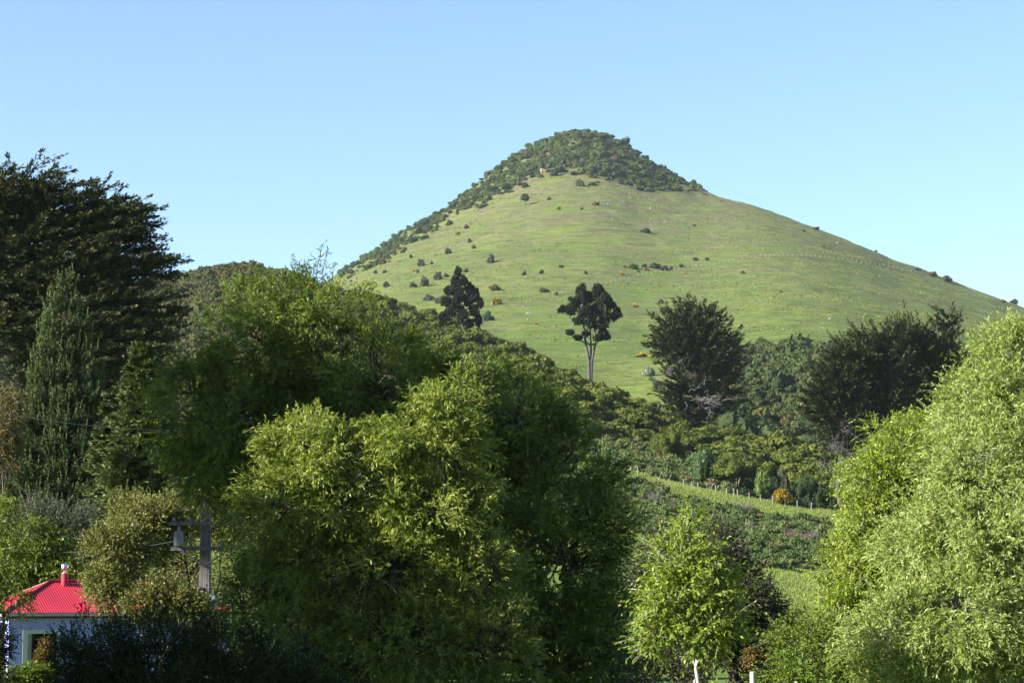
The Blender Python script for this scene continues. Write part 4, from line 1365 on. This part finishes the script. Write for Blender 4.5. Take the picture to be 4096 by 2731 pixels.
def far_pine(name, label, base, trunks, clumps, seed, facet, nper, sub=22):
    """clumps = (centre, radius, height)"""
    r = rng_(seed)
    base = np.asarray(base, float)
    t = thing(name, label, 'tree', base)
    B = Acc()
    for pts, rad in trunks:
        B.add(*tube(np.asarray(pts) - base, np.linspace(rad, rad * 0.35, len(pts)), 7))
    A = Acc()
    tr = [np.asarray(p) - base for p, _ in trunks]
    for c, R, H in clumps:
        c = np.asarray(c) - base
        m = sub
        o = rdir(r, m)
        cc = c + o * np.array([R, R, H]) * r.uniform(0.3, 0.85, m)[:, None]
        w = tr[r.integers(len(tr))]
        i = int(np.argmin(np.linalg.norm(w - (c - np.array([0, 0, R])), axis=1)))
        B.add(*tube(limb(w[i], c, r, 4, 0.05), np.linspace(0.12, 0.04, 4), 4))
        for q in range(m):
            n = nper
            tt = r.random(n)
            ang = r.uniform(0, 6.283, n)
            rad = R * 0.30 * (1 - tt) ** 0.7
            P = cc[q] + np.stack([np.cos(ang) * rad, np.sin(ang) * rad, tt * H * 0.6 - 0.15 * H], -1)
            d = nrm(np.stack([np.cos(ang) * 0.7, np.sin(ang) * 0.7, np.full(n, 0.8)], -1) + r.normal(size=(n, 3)) * 0.3)
            V, Fc = leafq(P, d, rdir(r, n), facet * r.uniform(0.7, 1.3, n), facet * 0.38)
            A.add(V, Fc, np.clip(0.5 * r.random() + 0.4 * r.random(n) + 0.2 * tt, 0, 1))
    B.build('trunk', M['bark_pine'], t)
    A.build('crown', M['pine'], t)
    return t


Dp = 505.0
pxm = Dp / F
b0 = at(590, 374, Dp)
b0[2] = min(b0[2], surf(b0[0], Dp)[0])
tk = []
tk.append(([b0, at(589, 360, Dp), at(586, 345, Dp), at(584, 330, Dp), at(583, 310, Dp), at(584, 292, Dp)], 0.40))
tk.append(([b0, at(591, 360, Dp), at(591, 345, Dp + 1), at(590, 325, Dp + 1), at(591, 305, Dp + 1)], 0.32))
tk.append(([b0, at(592, 360, Dp), at(595, 345, Dp), at(595, 328, Dp), at(597, 308, Dp), at(598, 292, Dp)], 0.34))
cl = [(at(px, py, Dp + dd), rr * 1.15 * pxm, hh * 1.15 * pxm) for px, py, rr, hh, dd in
      ((582, 292, 6, 7, 0), (576, 302, 7, 7, -1), (590, 300, 7, 8, 1), (598, 292, 6, 7, 0), (604, 300, 6, 7, -1), (570, 311, 6, 6, 0), (562, 311, 4, 4, 0), (584, 312, 7, 7, -2), (596, 312, 8, 8, 0), (610, 306, 5, 6, 0),
       (616, 315, 5, 6, 0), (606, 318, 7, 6, -1), (600, 326, 7, 5, -1), (578, 322, 5, 4, 0), (590, 324, 5, 5, -1), (604, 333, 5, 4, 0), (570, 333, 3.5, 2.5, 0), (578, 338, 4, 3, -1), (598, 339, 4.5, 3, 0), (607, 338, 3, 2.5, 0), (586, 334, 3, 3, 0))]
far_pine('pine_tree', 'lone dark pine with three bare grey trunks rising from the spur', b0, tk, cl, 51, 0.55, 80)
Dp = 555.0
pxm = Dp / F
b1 = ground_at(463, Dp)
tk = [([b1, at(462, 318, Dp), at(460, 300, Dp), at(459, 282, Dp), at(458, 272, Dp)], 0.5)]
cl = [(at(px, py, Dp + dd), rr * pxm, hh * pxm) for px, py, rr, hh, dd in
      ((458, 274, 3, 6, 0), (455, 283, 5, 7, 0), (463, 283, 5, 7, -1), (450, 292, 6, 7, 0), (460, 294, 7, 8, -1), (470, 290, 4.5, 7, 0), (446, 303, 5, 7, 0), (456, 306, 8, 8, -1), (468, 302, 6, 8, 0),
       (476, 297, 3.5, 7, 0), (450, 315, 8, 7, 0), (462, 316, 8, 8, -1), (474, 312, 6, 8, 0), (480, 305, 3, 7, 0), (478, 321, 4, 7, 0), (444, 318, 5, 5, 0), (470, 325, 6, 5, 0))]
far_pine('pine_tree', 'compact dark pine with several pointed tops on the ridge crest', b1, tk, cl, 52, 0.58, 85)


# young pine and spruce at the left
def young_pine(name, label, base, top, R0, seed, n, mat):
    r = rng_(seed)
    base = np.asarray(base, float)
    H = top[2] - base[2]
    t = thing(name, label, 'tree', base)
    B, A = Acc(), Acc()
    B.add(*tube(limb((0, 0, -0.1), (top[0] - base[0], 0, H), r, 8, 0.004), np.linspace(0.16, 0.015, 8), 7))
    h = 1 - r.random(n) ** 0.62
    h = np.clip(h * 0.98 + 0.02, 0, 0.985)
    ang = r.uniform(0, 6.283, n)
    whorl = np.round(h * 16) / 16 + r.normal(size=n) * 0.012
    Rh = R0 * np.maximum(1 - whorl, 0.002) ** 0.72 * (0.86 + 0.28 * vnoise(ang * 2.2, whorl * 9, 1.0, seed))
    u = r.uniform(0.35, 1.0, n) ** 0.6
    xs = (top[0] - base[0]) * whorl
    P = np.stack([xs + np.cos(ang) * Rh * u, np.sin(ang) * Rh * u, whorl * H + 0.10 * Rh * u], -1)
    L = r.uniform(0.35, 0.75, n) * (0.8 + 0.5 * u)
    d = nrm(np.stack([np.cos(ang) * 0.5, np.sin(ang) * 0.5, np.full(n, 0.75)], -1) + r.normal(size=(n, 3)) * 0.18)
    k = 46
    tt = r.random((n, k))
    nd = nrm(r.normal(size=(n, k, 3)))
    pos = P[:, None] + d[:, None] * (L[:, None] * tt)[..., None]
    nd = nrm(nd * 0.9 + d[:, None] * 0.9)
    ln = 0.20 * (1 - 0.55 * tt) * r.uniform(0.7, 1.2, (n, k))
    V, Fc = leafq(pos.reshape(-1, 3), nd.reshape(-1, 3), nrm(r.normal(size=(n * k, 3))), ln.ravel(), 0.036)
    A.add(V, Fc, np.clip(0.3 * r.random(n)[:, None] + 0.25 * r.random((n, k)) + 0.45 * tt ** 2, 0, 1).ravel())
    # upright pale candles at the tips
    c = r.random(n) < 0.42
    q = np.nonzero(c)[0]
    k2 = 26
    tt = r.random((len(q), k2))
    dc = nrm(np.array([0, 0, 1.0]) + r.normal(size=(len(q), 3)) * 0.08)
    Lc = r.uniform(0.18, 0.45, len(q))
    p0 = P[q] + d[q] * L[q][:, None]
    pos = p0[:, None] + dc[:, None] * (Lc[:, None] * tt)[..., None]
    nd = nrm(nrm(r.normal(size=pos.shape)) * 0.45 + dc[:, None])
    V, Fc = leafq(pos.reshape(-1, 3), nd.reshape(-1, 3), nrm(r.normal(size=(len(q) * k2, 3))), 0.09, 0.026)
    A.add(V, Fc, r.uniform(0.65, 1.0, len(q) * k2))
    for i in range(0, n, 2):
        a = np.array([xs[i], 0, max(0.1, whorl[i] * H - 0.15 * Rh[i])])
        B.add(*tube(np.stack([a, (a + P[i]) / 2, P[i] + d[i] * L[i] * 0.8]), [0.03, 0.02, 0.008], 4))
    B.build('trunk', M['bark'], t)
    A.build('crown', M[mat], t)
    return t


Dy = 88.0
b = ground_at(60, Dy)
young_pine('young_pine', 'bushy young pine with upright pale candles in front of the huge cypress', b, at(66, 290, Dy), 3.5, 61, 4600, 'young_pine')
b = ground_at(5, Dy + 3)
young_pine('young_pine', 'smaller young pine at the left frame edge below the huge cypress trunk', b, at(2, 425, Dy + 3), 2.2, 62, 1500, 'young_pine')


def spruce(name, label, base, top, R0, seed, nb, mat):
    r = rng_(seed)
    base = np.asarray(base, float)
    H = top[2] - base[2]
    t = thing(name, label, 'tree', base)
    B, A = Acc(), Acc()
    B.add(*tube([(0, 0, -0.1), ((top[0] - base[0]) * .5, 0, H * .5), (top[0] - base[0], 0, H)], [0.15, 0.08, 0.012], 7))
    h = np.sort(np.concatenate([1 - r.random(nb) ** 0.6, r.uniform(0.55, 1, nb // 3)])) * 0.97 + 0.02
    nb = len(h)
    ang = r.uniform(0, 6.283, nb)
    Rh = (R0 * (1 - h) ** 0.8 + 0.16) * r.uniform(0.7, 1.15, nb)
    xs = (top[0] - base[0]) * h
    a0 = np.stack([xs, 0 * h, h * H], -1)
    d = nrm(np.stack([np.cos(ang), np.sin(ang), 0.25 - 0.35 * (1 - h)], -1))
    A.add(*fronds(r, a0 + d * Rh[:, None] * 0.15, d, Rh * 0.95, 70, 0.20, 0.055, 0.30, -0.10, 0.6))
    # side sprays
    m = nb * 4
    i = r.integers(0, nb, m)
    u = r.uniform(0.3, 0.95, m)
    p = a0[i] + d[i] * (Rh[i] * u)[:, None]
    sd = nrm(d[i] + r.normal(size=(m, 3)) * np.array([0.6, 0.6, 0.35]))
    A.add(*fronds(r, p, sd, Rh[i] * r.uniform(0.25, 0.45, m), 22, 0.16, 0.05, 0.22, -0.15, 0.6))
    for q in range(0, nb, 2):
        B.add(*tube(np.stack([a0[q], a0[q] + d[q] * Rh[q] * 0.8]), [0.025, 0.008], 4))
    B.build('trunk', M['bark'], t)
    A.build('crown', M[mat], t)
    return t


b = ground_at(150, 80)
spruce('spruce_tree', 'narrow dark spruce with a pointed tip right of the young pine', b, at(143, 342, 80), 2.6, 63, 800, 'spruce')
b = ground_at(122, 84)
spruce('spruce_tree', 'second dark spruce half hidden between the young pine and the pointed spruce', b, at(112, 385, 84), 2.0, 64, 360, 'spruce')

# ---- distinct trees on the slope under the hill
def dome_tree(name, label, px, py_base, D, w_px, h_px, mat, seed, cat='tree', n=5000, facet=0.065, stems=5, bark='bark_grey', nsub=26, flat=0.7, spike=0.15, lift=0.3):
    r = rng_(seed)
    X = (px - 512) / F * D
    base = np.array([X, D, gz(X, D)])
    t = thing(name, label, cat, base)
    R = w_px / 2 * D / F
    Hh_ = h_px * D / F
    a = Acc()
    V, Fc, v = blob(r, n, facet, nsub, 1.0, spike, rmin=0.22, rmax=0.42)
    V = V.copy()
    V[:, 2] = V[:, 2] / 1.1
    V = V * np.array([R, R, Hh_ * (1 - lift)]) / np.array([0.95, 0.95, 1])
    V[:, 2] += Hh_ * lift
    a.add(V, Fc, v)
    a.build('crown', M[mat], t)
    B = Acc()
    for q in range(stems):
        an = r.uniform(0, 6.28)
        e = np.array([math.cos(an) * R * 0.5, math.sin(an) * R * 0.5, Hh_ * (lift + 0.25)])
        B.add(*tube(limb((r.normal() * 0.2, r.normal() * 0.2, -0.2), e, r, 6, 0.06), np.linspace(0.13, 0.05, 6) * Hh_ / 7, 5))
    B.build('trunk', M[bark], t)
    return t


dome_tree('kanuka_tree', 'domed olive tree with dark grey forked trunks behind the fence, in front of the canopy', 738, 487, 340, 56, 46, 'kanuka', 71, lift=0.35)
dome_tree('kanuka_tree', 'rounded olive tree on the slope left of the dark green leafy shrub', 668, 450, 372, 44, 38, 'kanuka', 72, lift=0.15)
dome_tree('kanuka_tree', 'small round olive tree beside the left edge of the domed canopy', 631, 425, 430, 16, 18, 'kanuka', 73, n=900, facet=0.14, lift=0.1)
dome_tree('shrub', 'tall dark leafy green shrub between two domed olive trees', 702, 478, 345, 38, 46, 'leafy_dark', 74, 'shrub', lift=0.05)
dome_tree('spring_tree', 'upright pale lime sapling left of the golden gorse by the fence', 764, 490, 336, 24, 36, 'lime_far', 75, lift=0.1, n=2600, facet=0.10)
dome_tree('shrub', 'narrow grey green shrub behind the golden gorse', 783, 480, 340, 16, 40, 'bush_grey', 76, 'shrub', lift=0.05, n=2000, facet=0.09)
dome_tree('gorse_bush', 'large golden yellow gorse in full flower beside the fence on the terrace', 782, 492, 331.8, 24, 18, 'gorse_flower', 77, 'gorse bush', lift=0.05, n=2600, facet=0.10, spike=0.6)
dome_tree('shrub', 'dark green shrub under the right hand grove, right of the golden gorse', 806, 490, 338, 36, 34, 'bush_dark', 78, 'shrub', lift=0.05, n=4000)
for k_, (x, y, w, h, mat, lab, nm) in enumerate([(1055, 1075, 15, 11, 'blossom', 'white blossoming bush on the pasture left of the spiky cypress', 'blossom_bush'),
                                             (1110, 1200, 13, 13, 'lime_far', 'pale lime green bush at the foot of the spiky cypress', 'spring_bush')]):
    q = z6(x, y)
    p = hits([q[0]], [q[1]])[0]
    if np.isnan(p[0]):
        p = at(q[0], q[1], 560.0)
    a = Acc()
    a.add(*blob(rng_(800 + k_), 1300, 0.16, 14, 1.0, 0.3))
    o = a.build(nm, M[mat])
    o.location = tuple(p)
    s_ = w / 2 * p[1] / F
    o.scale = (s_, s_, s_ * 1.5)
    tag(o, lab, 'bush')

# the lone tree high on the hill, and pale trunked trees at the lower edge of the summit wood
for x, y, h, w, lab, mat in [(1180, 548, 13.0, 10.5, 'lone small tree with a bare trunk high on the open hillside', 'bush_dark'),
                             (1272, 360, 15.5, 9.0, 'bare pale tree with a white trunk at the grass notch of the summit wood', 'bush_grey'),
                             (1404, 335, 13.0, 7.0, 'second pale trunked tree at the lower edge of the summit wood', 'bush_grey'),
                             (1218, 362, 9.0, 6.0, 'short pale trunked tree left of the grass notch under the summit wood', 'bush_grey')]:
    q = z5(x, y)
    p = hits([q[0]], [q[1]])[0]
    if np.isnan(p[0]):
        continue
    m_ = p[1] / F
    r = rng_(int(x))
    t = thing('hill_tree', lab, 'tree', p)
    B = Acc()
    white = 'pale' in lab
    B.add(*tube(limb((0, 0, -0.5), (0, 0, h * m_ * 0.55), r, 5, 0.02), np.linspace(0.6, 0.3, 5), 6))
    for s_ in (-1, 1, -.4, .5):
        B.add(*tube(limb((0, 0, h * m_ * 0.4), (s_ * w * m_ * 0.3, 0, h * m_ * 0.8), r, 4, 0.03), np.linspace(0.3, 0.1, 4), 5))
    B.build('trunk', M['bark_white' if white else 'bark'], t)
    a = Acc()
    V, Fc, v = blob(r, 420, 0.3, 9, 1.0, 0.3)
    V = V * np.array([w / 2 * m_, w / 2 * m_, h * m_ * 0.55]) + np.array([0, 0, h * m_ * 0.42])
    a.add(V, Fc, v)
    a.build('crown', M[mat], t)

# ---- foxgloves among the terrace gorse
FX = [(475, 1010, 'p'), (545, 1030, 'p'), (565, 1028, 'p'), (1145, 1180, 'c'), (1165, 1180, 'c'), (1182, 1195, 'p'), (1195, 1210, 'p'), (1095, 1235, 'p'), (1287, 1220, 'c'),
      (1445, 1250, 'p'), (1475, 1265, 'p'), (1484, 1270, 'p'), (1492, 1268, 'p'), (1500, 1262, 'p'), (1520, 1262, 'p'), (1575, 1275, 'p'), (1608, 1290, 'p'), (1630, 1295, 'p'), (1660, 1292, 'p')]
FXL = {0: 'pink foxglove beside the bare grey bush left on the terrace', 1: 'left pink foxglove of a close pair on the left of the terrace', 2: 'right pink foxglove of a close pair on the left of the terrace',
       3: 'left cream foxglove of the close cream pair in mid terrace', 4: 'right cream foxglove of the close cream pair in mid terrace', 5: 'pink foxglove touching the cream pair in mid terrace',
       6: 'lower pink foxglove just right of the cream pair', 7: 'lone pink foxglove left of the cream pair', 8: 'lone cream foxglove right of the cream pair'}
fm = {}
for c_, mm in (('p', 'fox_pink'), ('c', 'fox_cream')):
    r = rng_(900)
    a = Acc()
    n = 120
    tt = r.random(n)
    an = r.uniform(0, 6.28, n)
    rd = 0.085 * (1 - tt) + 0.015
    P = np.stack([np.cos(an) * rd, np.sin(an) * rd, 0.55 + tt * 0.75], -1)
    d = nrm(np.stack([np.cos(an), np.sin(an), np.full(n, -0.5)], -1))
    a.add(*leafq(P, d, rdir(r, n), 0.09, 0.06), r.random(n))
    fm[c_] = a.mesh('bells', M[mm])
a = Acc()
a.add(*tube([(0, 0, -0.2), (0, 0, 0.6), (0.02, 0, 1.45)], [0.03, 0.02, 0.008], 5))
fms = a.mesh('stem', M['stem'])
for k_, (x, y, c_) in enumerate(FX):
    q = z7(x, y)
    D0 = 300.0
    Ds = np.arange(255, 328, 1.0)
    d = at(q[0], q[1], 1.0)
    g = G(d[0] * Ds, Ds) + 0.9 - d[2] * Ds
    w = np.nonzero(g >= 0)[0]
    D0 = Ds[w[0]] if len(w) else 300.0
    X = d[0] * D0
    lab = FXL.get(k_, 'tall pink foxglove in the loose clump on the right of the terrace gorse')
    t = thing('foxglove', lab, 'flower', (X, D0, gz(X, D0) + 0.55), group='pink foxgloves in the right clump' if k_ not in FXL else 'foxgloves on the terrace')
    for nm, me in (('bells', fm[c_]), ('stem', fms)):
        o = bpy.data.objects.new(nm, me)
        col.objects.link(o)
        o.parent = t

# bare grey bushes on the terrace
for k_, (x, y, w, h, lab) in enumerate([(430, 1020, 15, 15, 'bare grey twiggy bush at the left of the terrace gorse'), (1110, 1075, 32, 12, 'wide bare pinkish grey bush in the middle of the terrace gorse'),
                                        (1680, 1310, 17, 12, 'bare brownish bush at the right of the terrace gorse by the foxgloves'), (470, 1165, 16, 5, 'heap of cut dead branches on the lower grass strip')]):
    q = z7(x, y)
    Ds = np.arange(240, 328, 1.0)
    d = at(q[0], q[1], 1.0)
    g = G(d[0] * Ds, Ds) - d[2] * Ds
    ww = np.nonzero(g >= 0)[0]
    D0 = Ds[ww[0]] if len(ww) else 300.0
    m_ = D0 / F
    r = rng_(950 + k_)
    a = Acc()
    for i in range(110):
        an = r.uniform(0, 6.28)
        e = np.array([math.cos(an) * w / 2 * m_ * r.random() ** .5, math.sin(an) * w / 2 * m_ * r.random() ** .5, h * m_ * r.uniform(0.45, 1.05)])
        s_ = e * np.array([0.35, 0.35, 0.0])
        a.add(*tube(limb(s_, e, r, 5, 0.08), np.linspace(0.03, 0.008, 5), 3))
    o = a.build('bare_bush', M['deadwood'])
    o.location = (d[0] * D0, D0, gz(d[0] * D0, D0))
    tag(o, lab, 'bush')

# ------------------------------------------------------------------ house
HD = 65.0
c0 = at(4, 612, HD)
gnd = gz(c0[0], HD)
TH = RAD(28)
house = thing('house', 'small house with a red corrugated hip roof and blue walls at the lower left', 'house', (c0[0], c0[1], gnd), TH)
EZ = c0[2] - gnd            # eave height
Lh, Wd, RISE, OV = 7.2, 3.8, 0.92, 0.0
half = Wd / 2
a = Acc()
a.add(*boxq(0.22, Lh - 0.22, 0.22, Wd - 0.22, -0.1, EZ - 0.16))
a.build('wall', M['wall'], house)
a = Acc()
a.add(*boxq(-2.4, 0.215, 0.9, Wd - 0.3, -0.1, EZ - 0.35))
M['wing'] = plain_mat('dimmed_blue_render', (0.13, 0.17, 0.30), 0.8, noise=((2, 2, 2), 0.1))  # blue of the wall darkened in colour to tone down its sunlit faces
a.build('side_wing', M['wing'], house)
a = Acc()
a.add(*boxq(-2.5, 0.1, 0.78, Wd - 0.2, EZ - 0.345, EZ - 0.22))
a.build('wing_eave', M['gutter'], house)
a = Acc()
a.add(*boxq(0.03, Lh - 0.03, 0.03, Wd - 0.03, EZ - 0.155, EZ - 0.045))
a.build('fascia', M['iron_dark'], house)
a = Acc()
g_ = 0.075
for (x0, x1, y0, y1) in ((-0.04, Lh + 0.04, -0.05, 0.025), (-0.05, 0.025, 0.03, Wd - 0.03), (Lh - 0.025, Lh + 0.05, 0.03, Wd - 0.03), (-0.04, Lh + 0.04, Wd - 0.025, Wd + 0.05)):
    a.add(*boxq(x0, x1, y0, y1, EZ - 0.10, EZ - 0.015))
a.build('gutter', M['gutter'], house)


def corr(origin, ux, uy, length, run, hipped=True):
    """corrugated slope: ux along the eave, uy horizontally inward"""
    nseg = int(length / 0.076 * 6)
    s = np.linspace(0, length, nseg + 1)
    e = np.minimum(run, np.minimum(s, length - s)) if hipped else np.full(s.shape, run)
    rows = 2
    V = []
    hh = RISE / half
    wave = np.sin(s / 0.076 * 2 * math.pi) * 0.0095
    for q in (0.0, 1.0):
        d = e * q
        V.append(origin + ux * s[:, None] + uy * d[:, None] + np.stack([0 * s, 0 * s, d * hh + wave], -1))
    V = np.concatenate(V)
    m = len(s)
    i = np.arange(m - 1)
    return V, np.stack([i, i + 1, i + m + 1, i + m], -1)


X_, Y_ = np.array([1.0, 0, 0]), np.array([0, 1.0, 0])
a = Acc()
O_ = np.array([0, 0, EZ])
a.add(*corr(O_, X_, Y_, Lh, half))
a.add(*corr(O_ + Y_ * Wd, X_, -Y_, Lh, half))
a.add(*corr(O_, Y_, X_, Wd, half))
a.add(*corr(O_ + X_ * Lh, Y_, -X_, Wd, half))
roof = a.build('roof', M['iron_red'], house)
a = Acc()
ra, rb = np.array([half, half, EZ + RISE + 0.012]), np.array([Lh - half, half, EZ + RISE + 0.012])
a.add(*tube([ra - X_ * 0.06, rb + X_ * 0.06], 0.055, 8))
for cx_0, cy_0, e in ((0, 0, ra), (0, Wd, ra), (Lh, 0, rb), (Lh, Wd, rb)):
    a.add(*tube([np.array([cx_0, cy_0, EZ + 0.02]), e], 0.045, 8))
a.build('ridge_cap', M['iron_dark'], roof)
# window in the front wall
w0, w1, wz1, wz0 = 0.62, 1.75, EZ - 0.50, EZ - 2.15
a = Acc()
fw = 0.11
yf0, yf1 = 0.165, 0.217
a.add(*boxq(w0, w1, yf0, yf1, wz1 - fw, wz1))
a.add(*boxq(w0, w1, yf0, yf1, wz0, wz0 + fw))
a.add(*boxq(w0, w0 + fw, yf0 + .003, yf1, wz0 + fw, wz1 - fw))
a.add(*boxq(w1 - fw, w1, yf0 + .003, yf1, wz0 + fw, wz1 - fw))
a.add(*boxq(w0 + fw, w0 + fw + .05, yf0 + .02, yf1, wz0 + fw, wz1 - fw))
win = a.build('window', M['trim'], house)
a = Acc()
a.add(*boxq(w0 + fw, w1 - fw, 0.198, 0.215, wz0 + fw, wz1 - fw))
a.build('pane', M['glass'], win)
a = Acc()
xs_ = np.linspace(w0 + fw + .05, w0 + fw + .16, 12)
a.add(np.concatenate([np.stack([xs_, 0.190 + 0.006 * np.sin(np.arange(12) * 2.1), np.full(12, z_)], -1) for z_ in (wz0 + fw, wz1 - fw)]), np.stack([np.arange(11), np.arange(11) + 1, np.arange(11) + 13, np.arange(11) + 12], -1))
a.build('curtain', M['curtain'], win)
# flue: placed on the ridge
fp = at(64.7, 575, HD + 2.6)
dx_ = np.array([fp[0] - c0[0], fp[1] - c0[1]])
lx = dx_[0] * math.cos(TH) + dx_[1] * math.sin(TH)
ly = -dx_[0] * math.sin(TH) + dx_[1] * math.cos(TH)
zt = EZ + RISE
a = Acc()
rr_ = 0.108
a.add(*tube([(lx, ly, EZ + 0.4), (lx, ly, zt + 0.235)], rr_, 20))
a.add(*tube([(lx, ly, zt + 0.235), (lx, ly, zt + 0.25), (lx, ly, zt + 0.255)], [rr_ * 1.05, rr_ * 1.05, 0.01], 20))
fl_ = a.build('flue', M['iron_red'], roof)
a = Acc()
a.add(*tube([(lx, ly, zt + 0.255), (lx, ly, zt + 0.275)], rr_ * 1.02, 20))
a.add(*tube([(lx, ly, zt + 0.27), (lx, ly, zt + 0.36)], 0.045, 14))
a.add(*tube([(lx, ly, zt + 0.335), (lx, ly, zt + 0.34), (lx, ly, zt + 0.54), (lx, ly, zt + 0.545)], [0.02, rr_ * 1.04, rr_ * 1.04, 0.02], 20))
a.build('flue_cowl', M['steel'], fl_)

# ------------------------------------------------------------------ power pole
PD = 59.0
pb = ground_at(207, PD)
pole = thing('power_pole', 'weathered wooden power pole with crossarms rising through the willow leaves', 'power pole', pb, RAD(-8))
m_ = PD / F


def lz(py):
    return at(207, py, PD)[2] - pb[2]


zt = lz(430)
a = Acc()
for x0, w in ((-0.075, 0.075), (0.07, 0.065)):
    h_ = zt if x0 < 0 else zt - 0.4
    V, Fc = boxq(x0 - w, x0 + w, -0.09, 0.09, -0.2, h_)
    V = V.copy()
    V[4:, :2] *= 0.86
    a.add(V, Fc)
a.build('pole', M['pole'], pole)
a = Acc()
for py, x0, x1 in ((485, 174, 236), (523, 171, 246), (548, 173, 244)):
    a = Acc()
    a.add(*boxq((x0 - 207) * m_, (x1 - 207) * m_, -0.19, -0.095, lz(py) - 0.05, lz(py) + 0.05))
    ca = a.build('crossarm', M['pole'], pole)
    for fx_ in (0.06, 0.28, 0.72, 0.94):
        i_ = Acc()
        xx_ = ((x0 - 207) * (1 - fx_) + (x1 - 207) * fx_) * m_
        i_.add(*tube([(xx_, -0.14, lz(py) + 0.05), (xx_, -0.14, lz(py) + 0.09), (xx_, -0.14, lz(py) + 0.12), (xx_, -0.14, lz(py) + 0.15), (xx_, -0.14, lz(py) + 0.17)], [0.02, 0.05, 0.03, 0.045, 0.01], 8))
        i_.build('insulator', M['box'], ca)
a = Acc()
a.add(*tube([(-0.02, -0.15, lz(548) - 0.45), (-0.65, -0.15, lz(548) - 0.05)], 0.022, 5))
a.add(*tube([(0.02, -0.15, lz(548) - 0.45), (0.65, -0.15, lz(548) - 0.05)], 0.022, 5))
a.build('brace', M['pole'], pole)
a = Acc()
a.add(*boxq(-0.78, -0.56, -0.32, -0.195, lz(545), lz(531)))
a.add(*boxq(-0.70, -0.64, -0.28, -0.22, lz(531), lz(526)))
a.build('fuse_box', M['box'], pole)
a = Acc()
a.add(*boxq(0.12, 0.34, -0.26, -0.02, lz(608.5), lz(595)))
a.add(*boxq(0.11, 0.35, -0.27, -0.01, lz(595), lz(594.3)))
a.build('meter_box', M['box'], pole)


def cable(name, label, p0, p1, sag, rad):
    t = np.linspace(0, 1, 40)[:, None]
    p = p0 + (p1 - p0) * t
    p[:, 2] -= sag * 4 * t[:, 0] * (1 - t[:, 0])
    o = Acc()
    o.add(*tube(p, rad, 5))
    return tag(o.build(name, M['cable'], smooth=True), label, 'cable')


cable('service_cable', 'thick slack cable from the power pole towards the house roof', at(222, 529, PD - 0.2), at(-30, 542, 64), 0.42, 0.013)
cable('service_cable', 'thin upper wire crossing in front of the dark spruce', at(206, 430, PD), at(-40, 402, 72), 0.25, 0.004)

# post at the bottom right
q = at(752, 672, 36)
a = Acc()
a.add(*tube([(0, 0, -0.3), (0, 0, 0.9), (0.01, 0, q[2] + 3.2 + 0.02)], 0.045, 8))
o = a.build('white_post', M['bark_white'])
o.location = (q[0], 36, -3.2)
tag(o, 'slim white post at the bottom right beside the dark bush', 'post')
leafy_tree('flowering_shrub', 'small shrub of orange flowers behind the slim white post', 'shrub', 757, 39,
           lob((756, 660, 38, 9, 5, .2), (750, 655, 38, 7, 4, .2)), 'gorse_half', 'bark', 25, 26, 0.07, 12, 6, 0.10, 0.035, 0.022, trunk_r=0.02, fork=0.5)

# ------------------------------------------------------------------ trees left of the frame that throw the foreground into shade
def shade_tree(label, hit, tdist, seed, rad, zr_, n_sub=150, single=False):
    """crown centred on the sun ray through the point `hit`"""
    c = np.asarray(hit) + SUN * tdist
    lobes = [(c, (rad, rad, zr_)), (c - np.array([0, 0, zr_ * 0.9]), (rad * 1.05, rad * 1.05, zr_)), (c - np.array([0, 0, zr_ * 1.9]), (rad, rad, zr_))]
    lobes = [l for l in lobes if l[0][2] > -2.5][:1 if single else 3]
    return leafy_tree('shading_tree', label, 'tree', 0, 0, lobes, 'dark_hedge', 'bark', seed, n_sub, 0.9, 26, 9, 0.8, 0.28, 0.17, trunk_r=0.3, fork=0.4, back=1.0,
                      base=np.array([c[0], c[1], gz(c[0], c[1])]), group='shelter belt left of the view', shell=(0.3, 1.0))


shade_tree('tall dark shelter tree standing left of the willows', np.array([-1.4, 52.0, 1.5]), 27, 91, 3.3, 1.9, 330)
shade_tree('unseen dark tree added left of the view to shade the right of the willow', np.array([2.6, 51.6, 1.8]), 29, 93, 2.0, 1.9, 230)  # added out of view to darken the right half of the tall willow
shade_tree('unseen dark tree added left of the view to shade the upper power pole', np.array([-7.5, 58.6, 3.2]), 24, 92, 0.8, 0.9, 60, single=True)  # added out of view, high crown only, to shade the top of the pole
for i_, (hx, hy, hz) in enumerate([(-5, 48, 0.6), (-4.5, 44.5, 0.35), (-2.5, 41.5, 0.4), (-4.0, 36.5, -0.1), (-4.5, 33, -0.2), (-3.0, 30, -0.1)]):
    h = np.array([hx, hy, hz - 1.3])
    c = h + SUN * 15
    leafy_tree('shelter_shrub', 'dense dark shelter shrub in the belt left of the view', 'shrub', 0, 0, [(c, (2.6, 2.6, 1.5)), (c - np.array([0, 0, 2.4]), (2.6, 2.6, 2.0)), (c - np.array([0, 0, 5.0]), (2.6, 2.6, 2.2))],
               'dark_hedge', 'bark', 700 + i_, 130, 0.8, 26, 9, 0.7, 0.26, 0.16, trunk_r=0.15, fork=0.4, back=1.0, base=np.array([c[0], c[1], gz(c[0], c[1])]), group='shelter belt left of the view', shell=(0.3, 1.0))

# ------------------------------------------------------------------ haze over the whole scene
a = Acc()
a.add(*boxq(-2700, 2700, -130, 3300, -24.0, 458.0))
m, nt, out = new_mat('haze')
v = nt.nodes.new('ShaderNodeVolumePrincipled')
v.inputs['Color'].default_value = (0.72, 0.84, 1.0, 1)
v.inputs['Density'].default_value = 0.00003
v.inputs['Anisotropy'].default_value = 0.2
nt.links.new(v.outputs[0], out.inputs['Volume'])
tag(a.build('haze', m), 'thin blue haze lying over the valley and the hill', 'haze', kind='stuff')
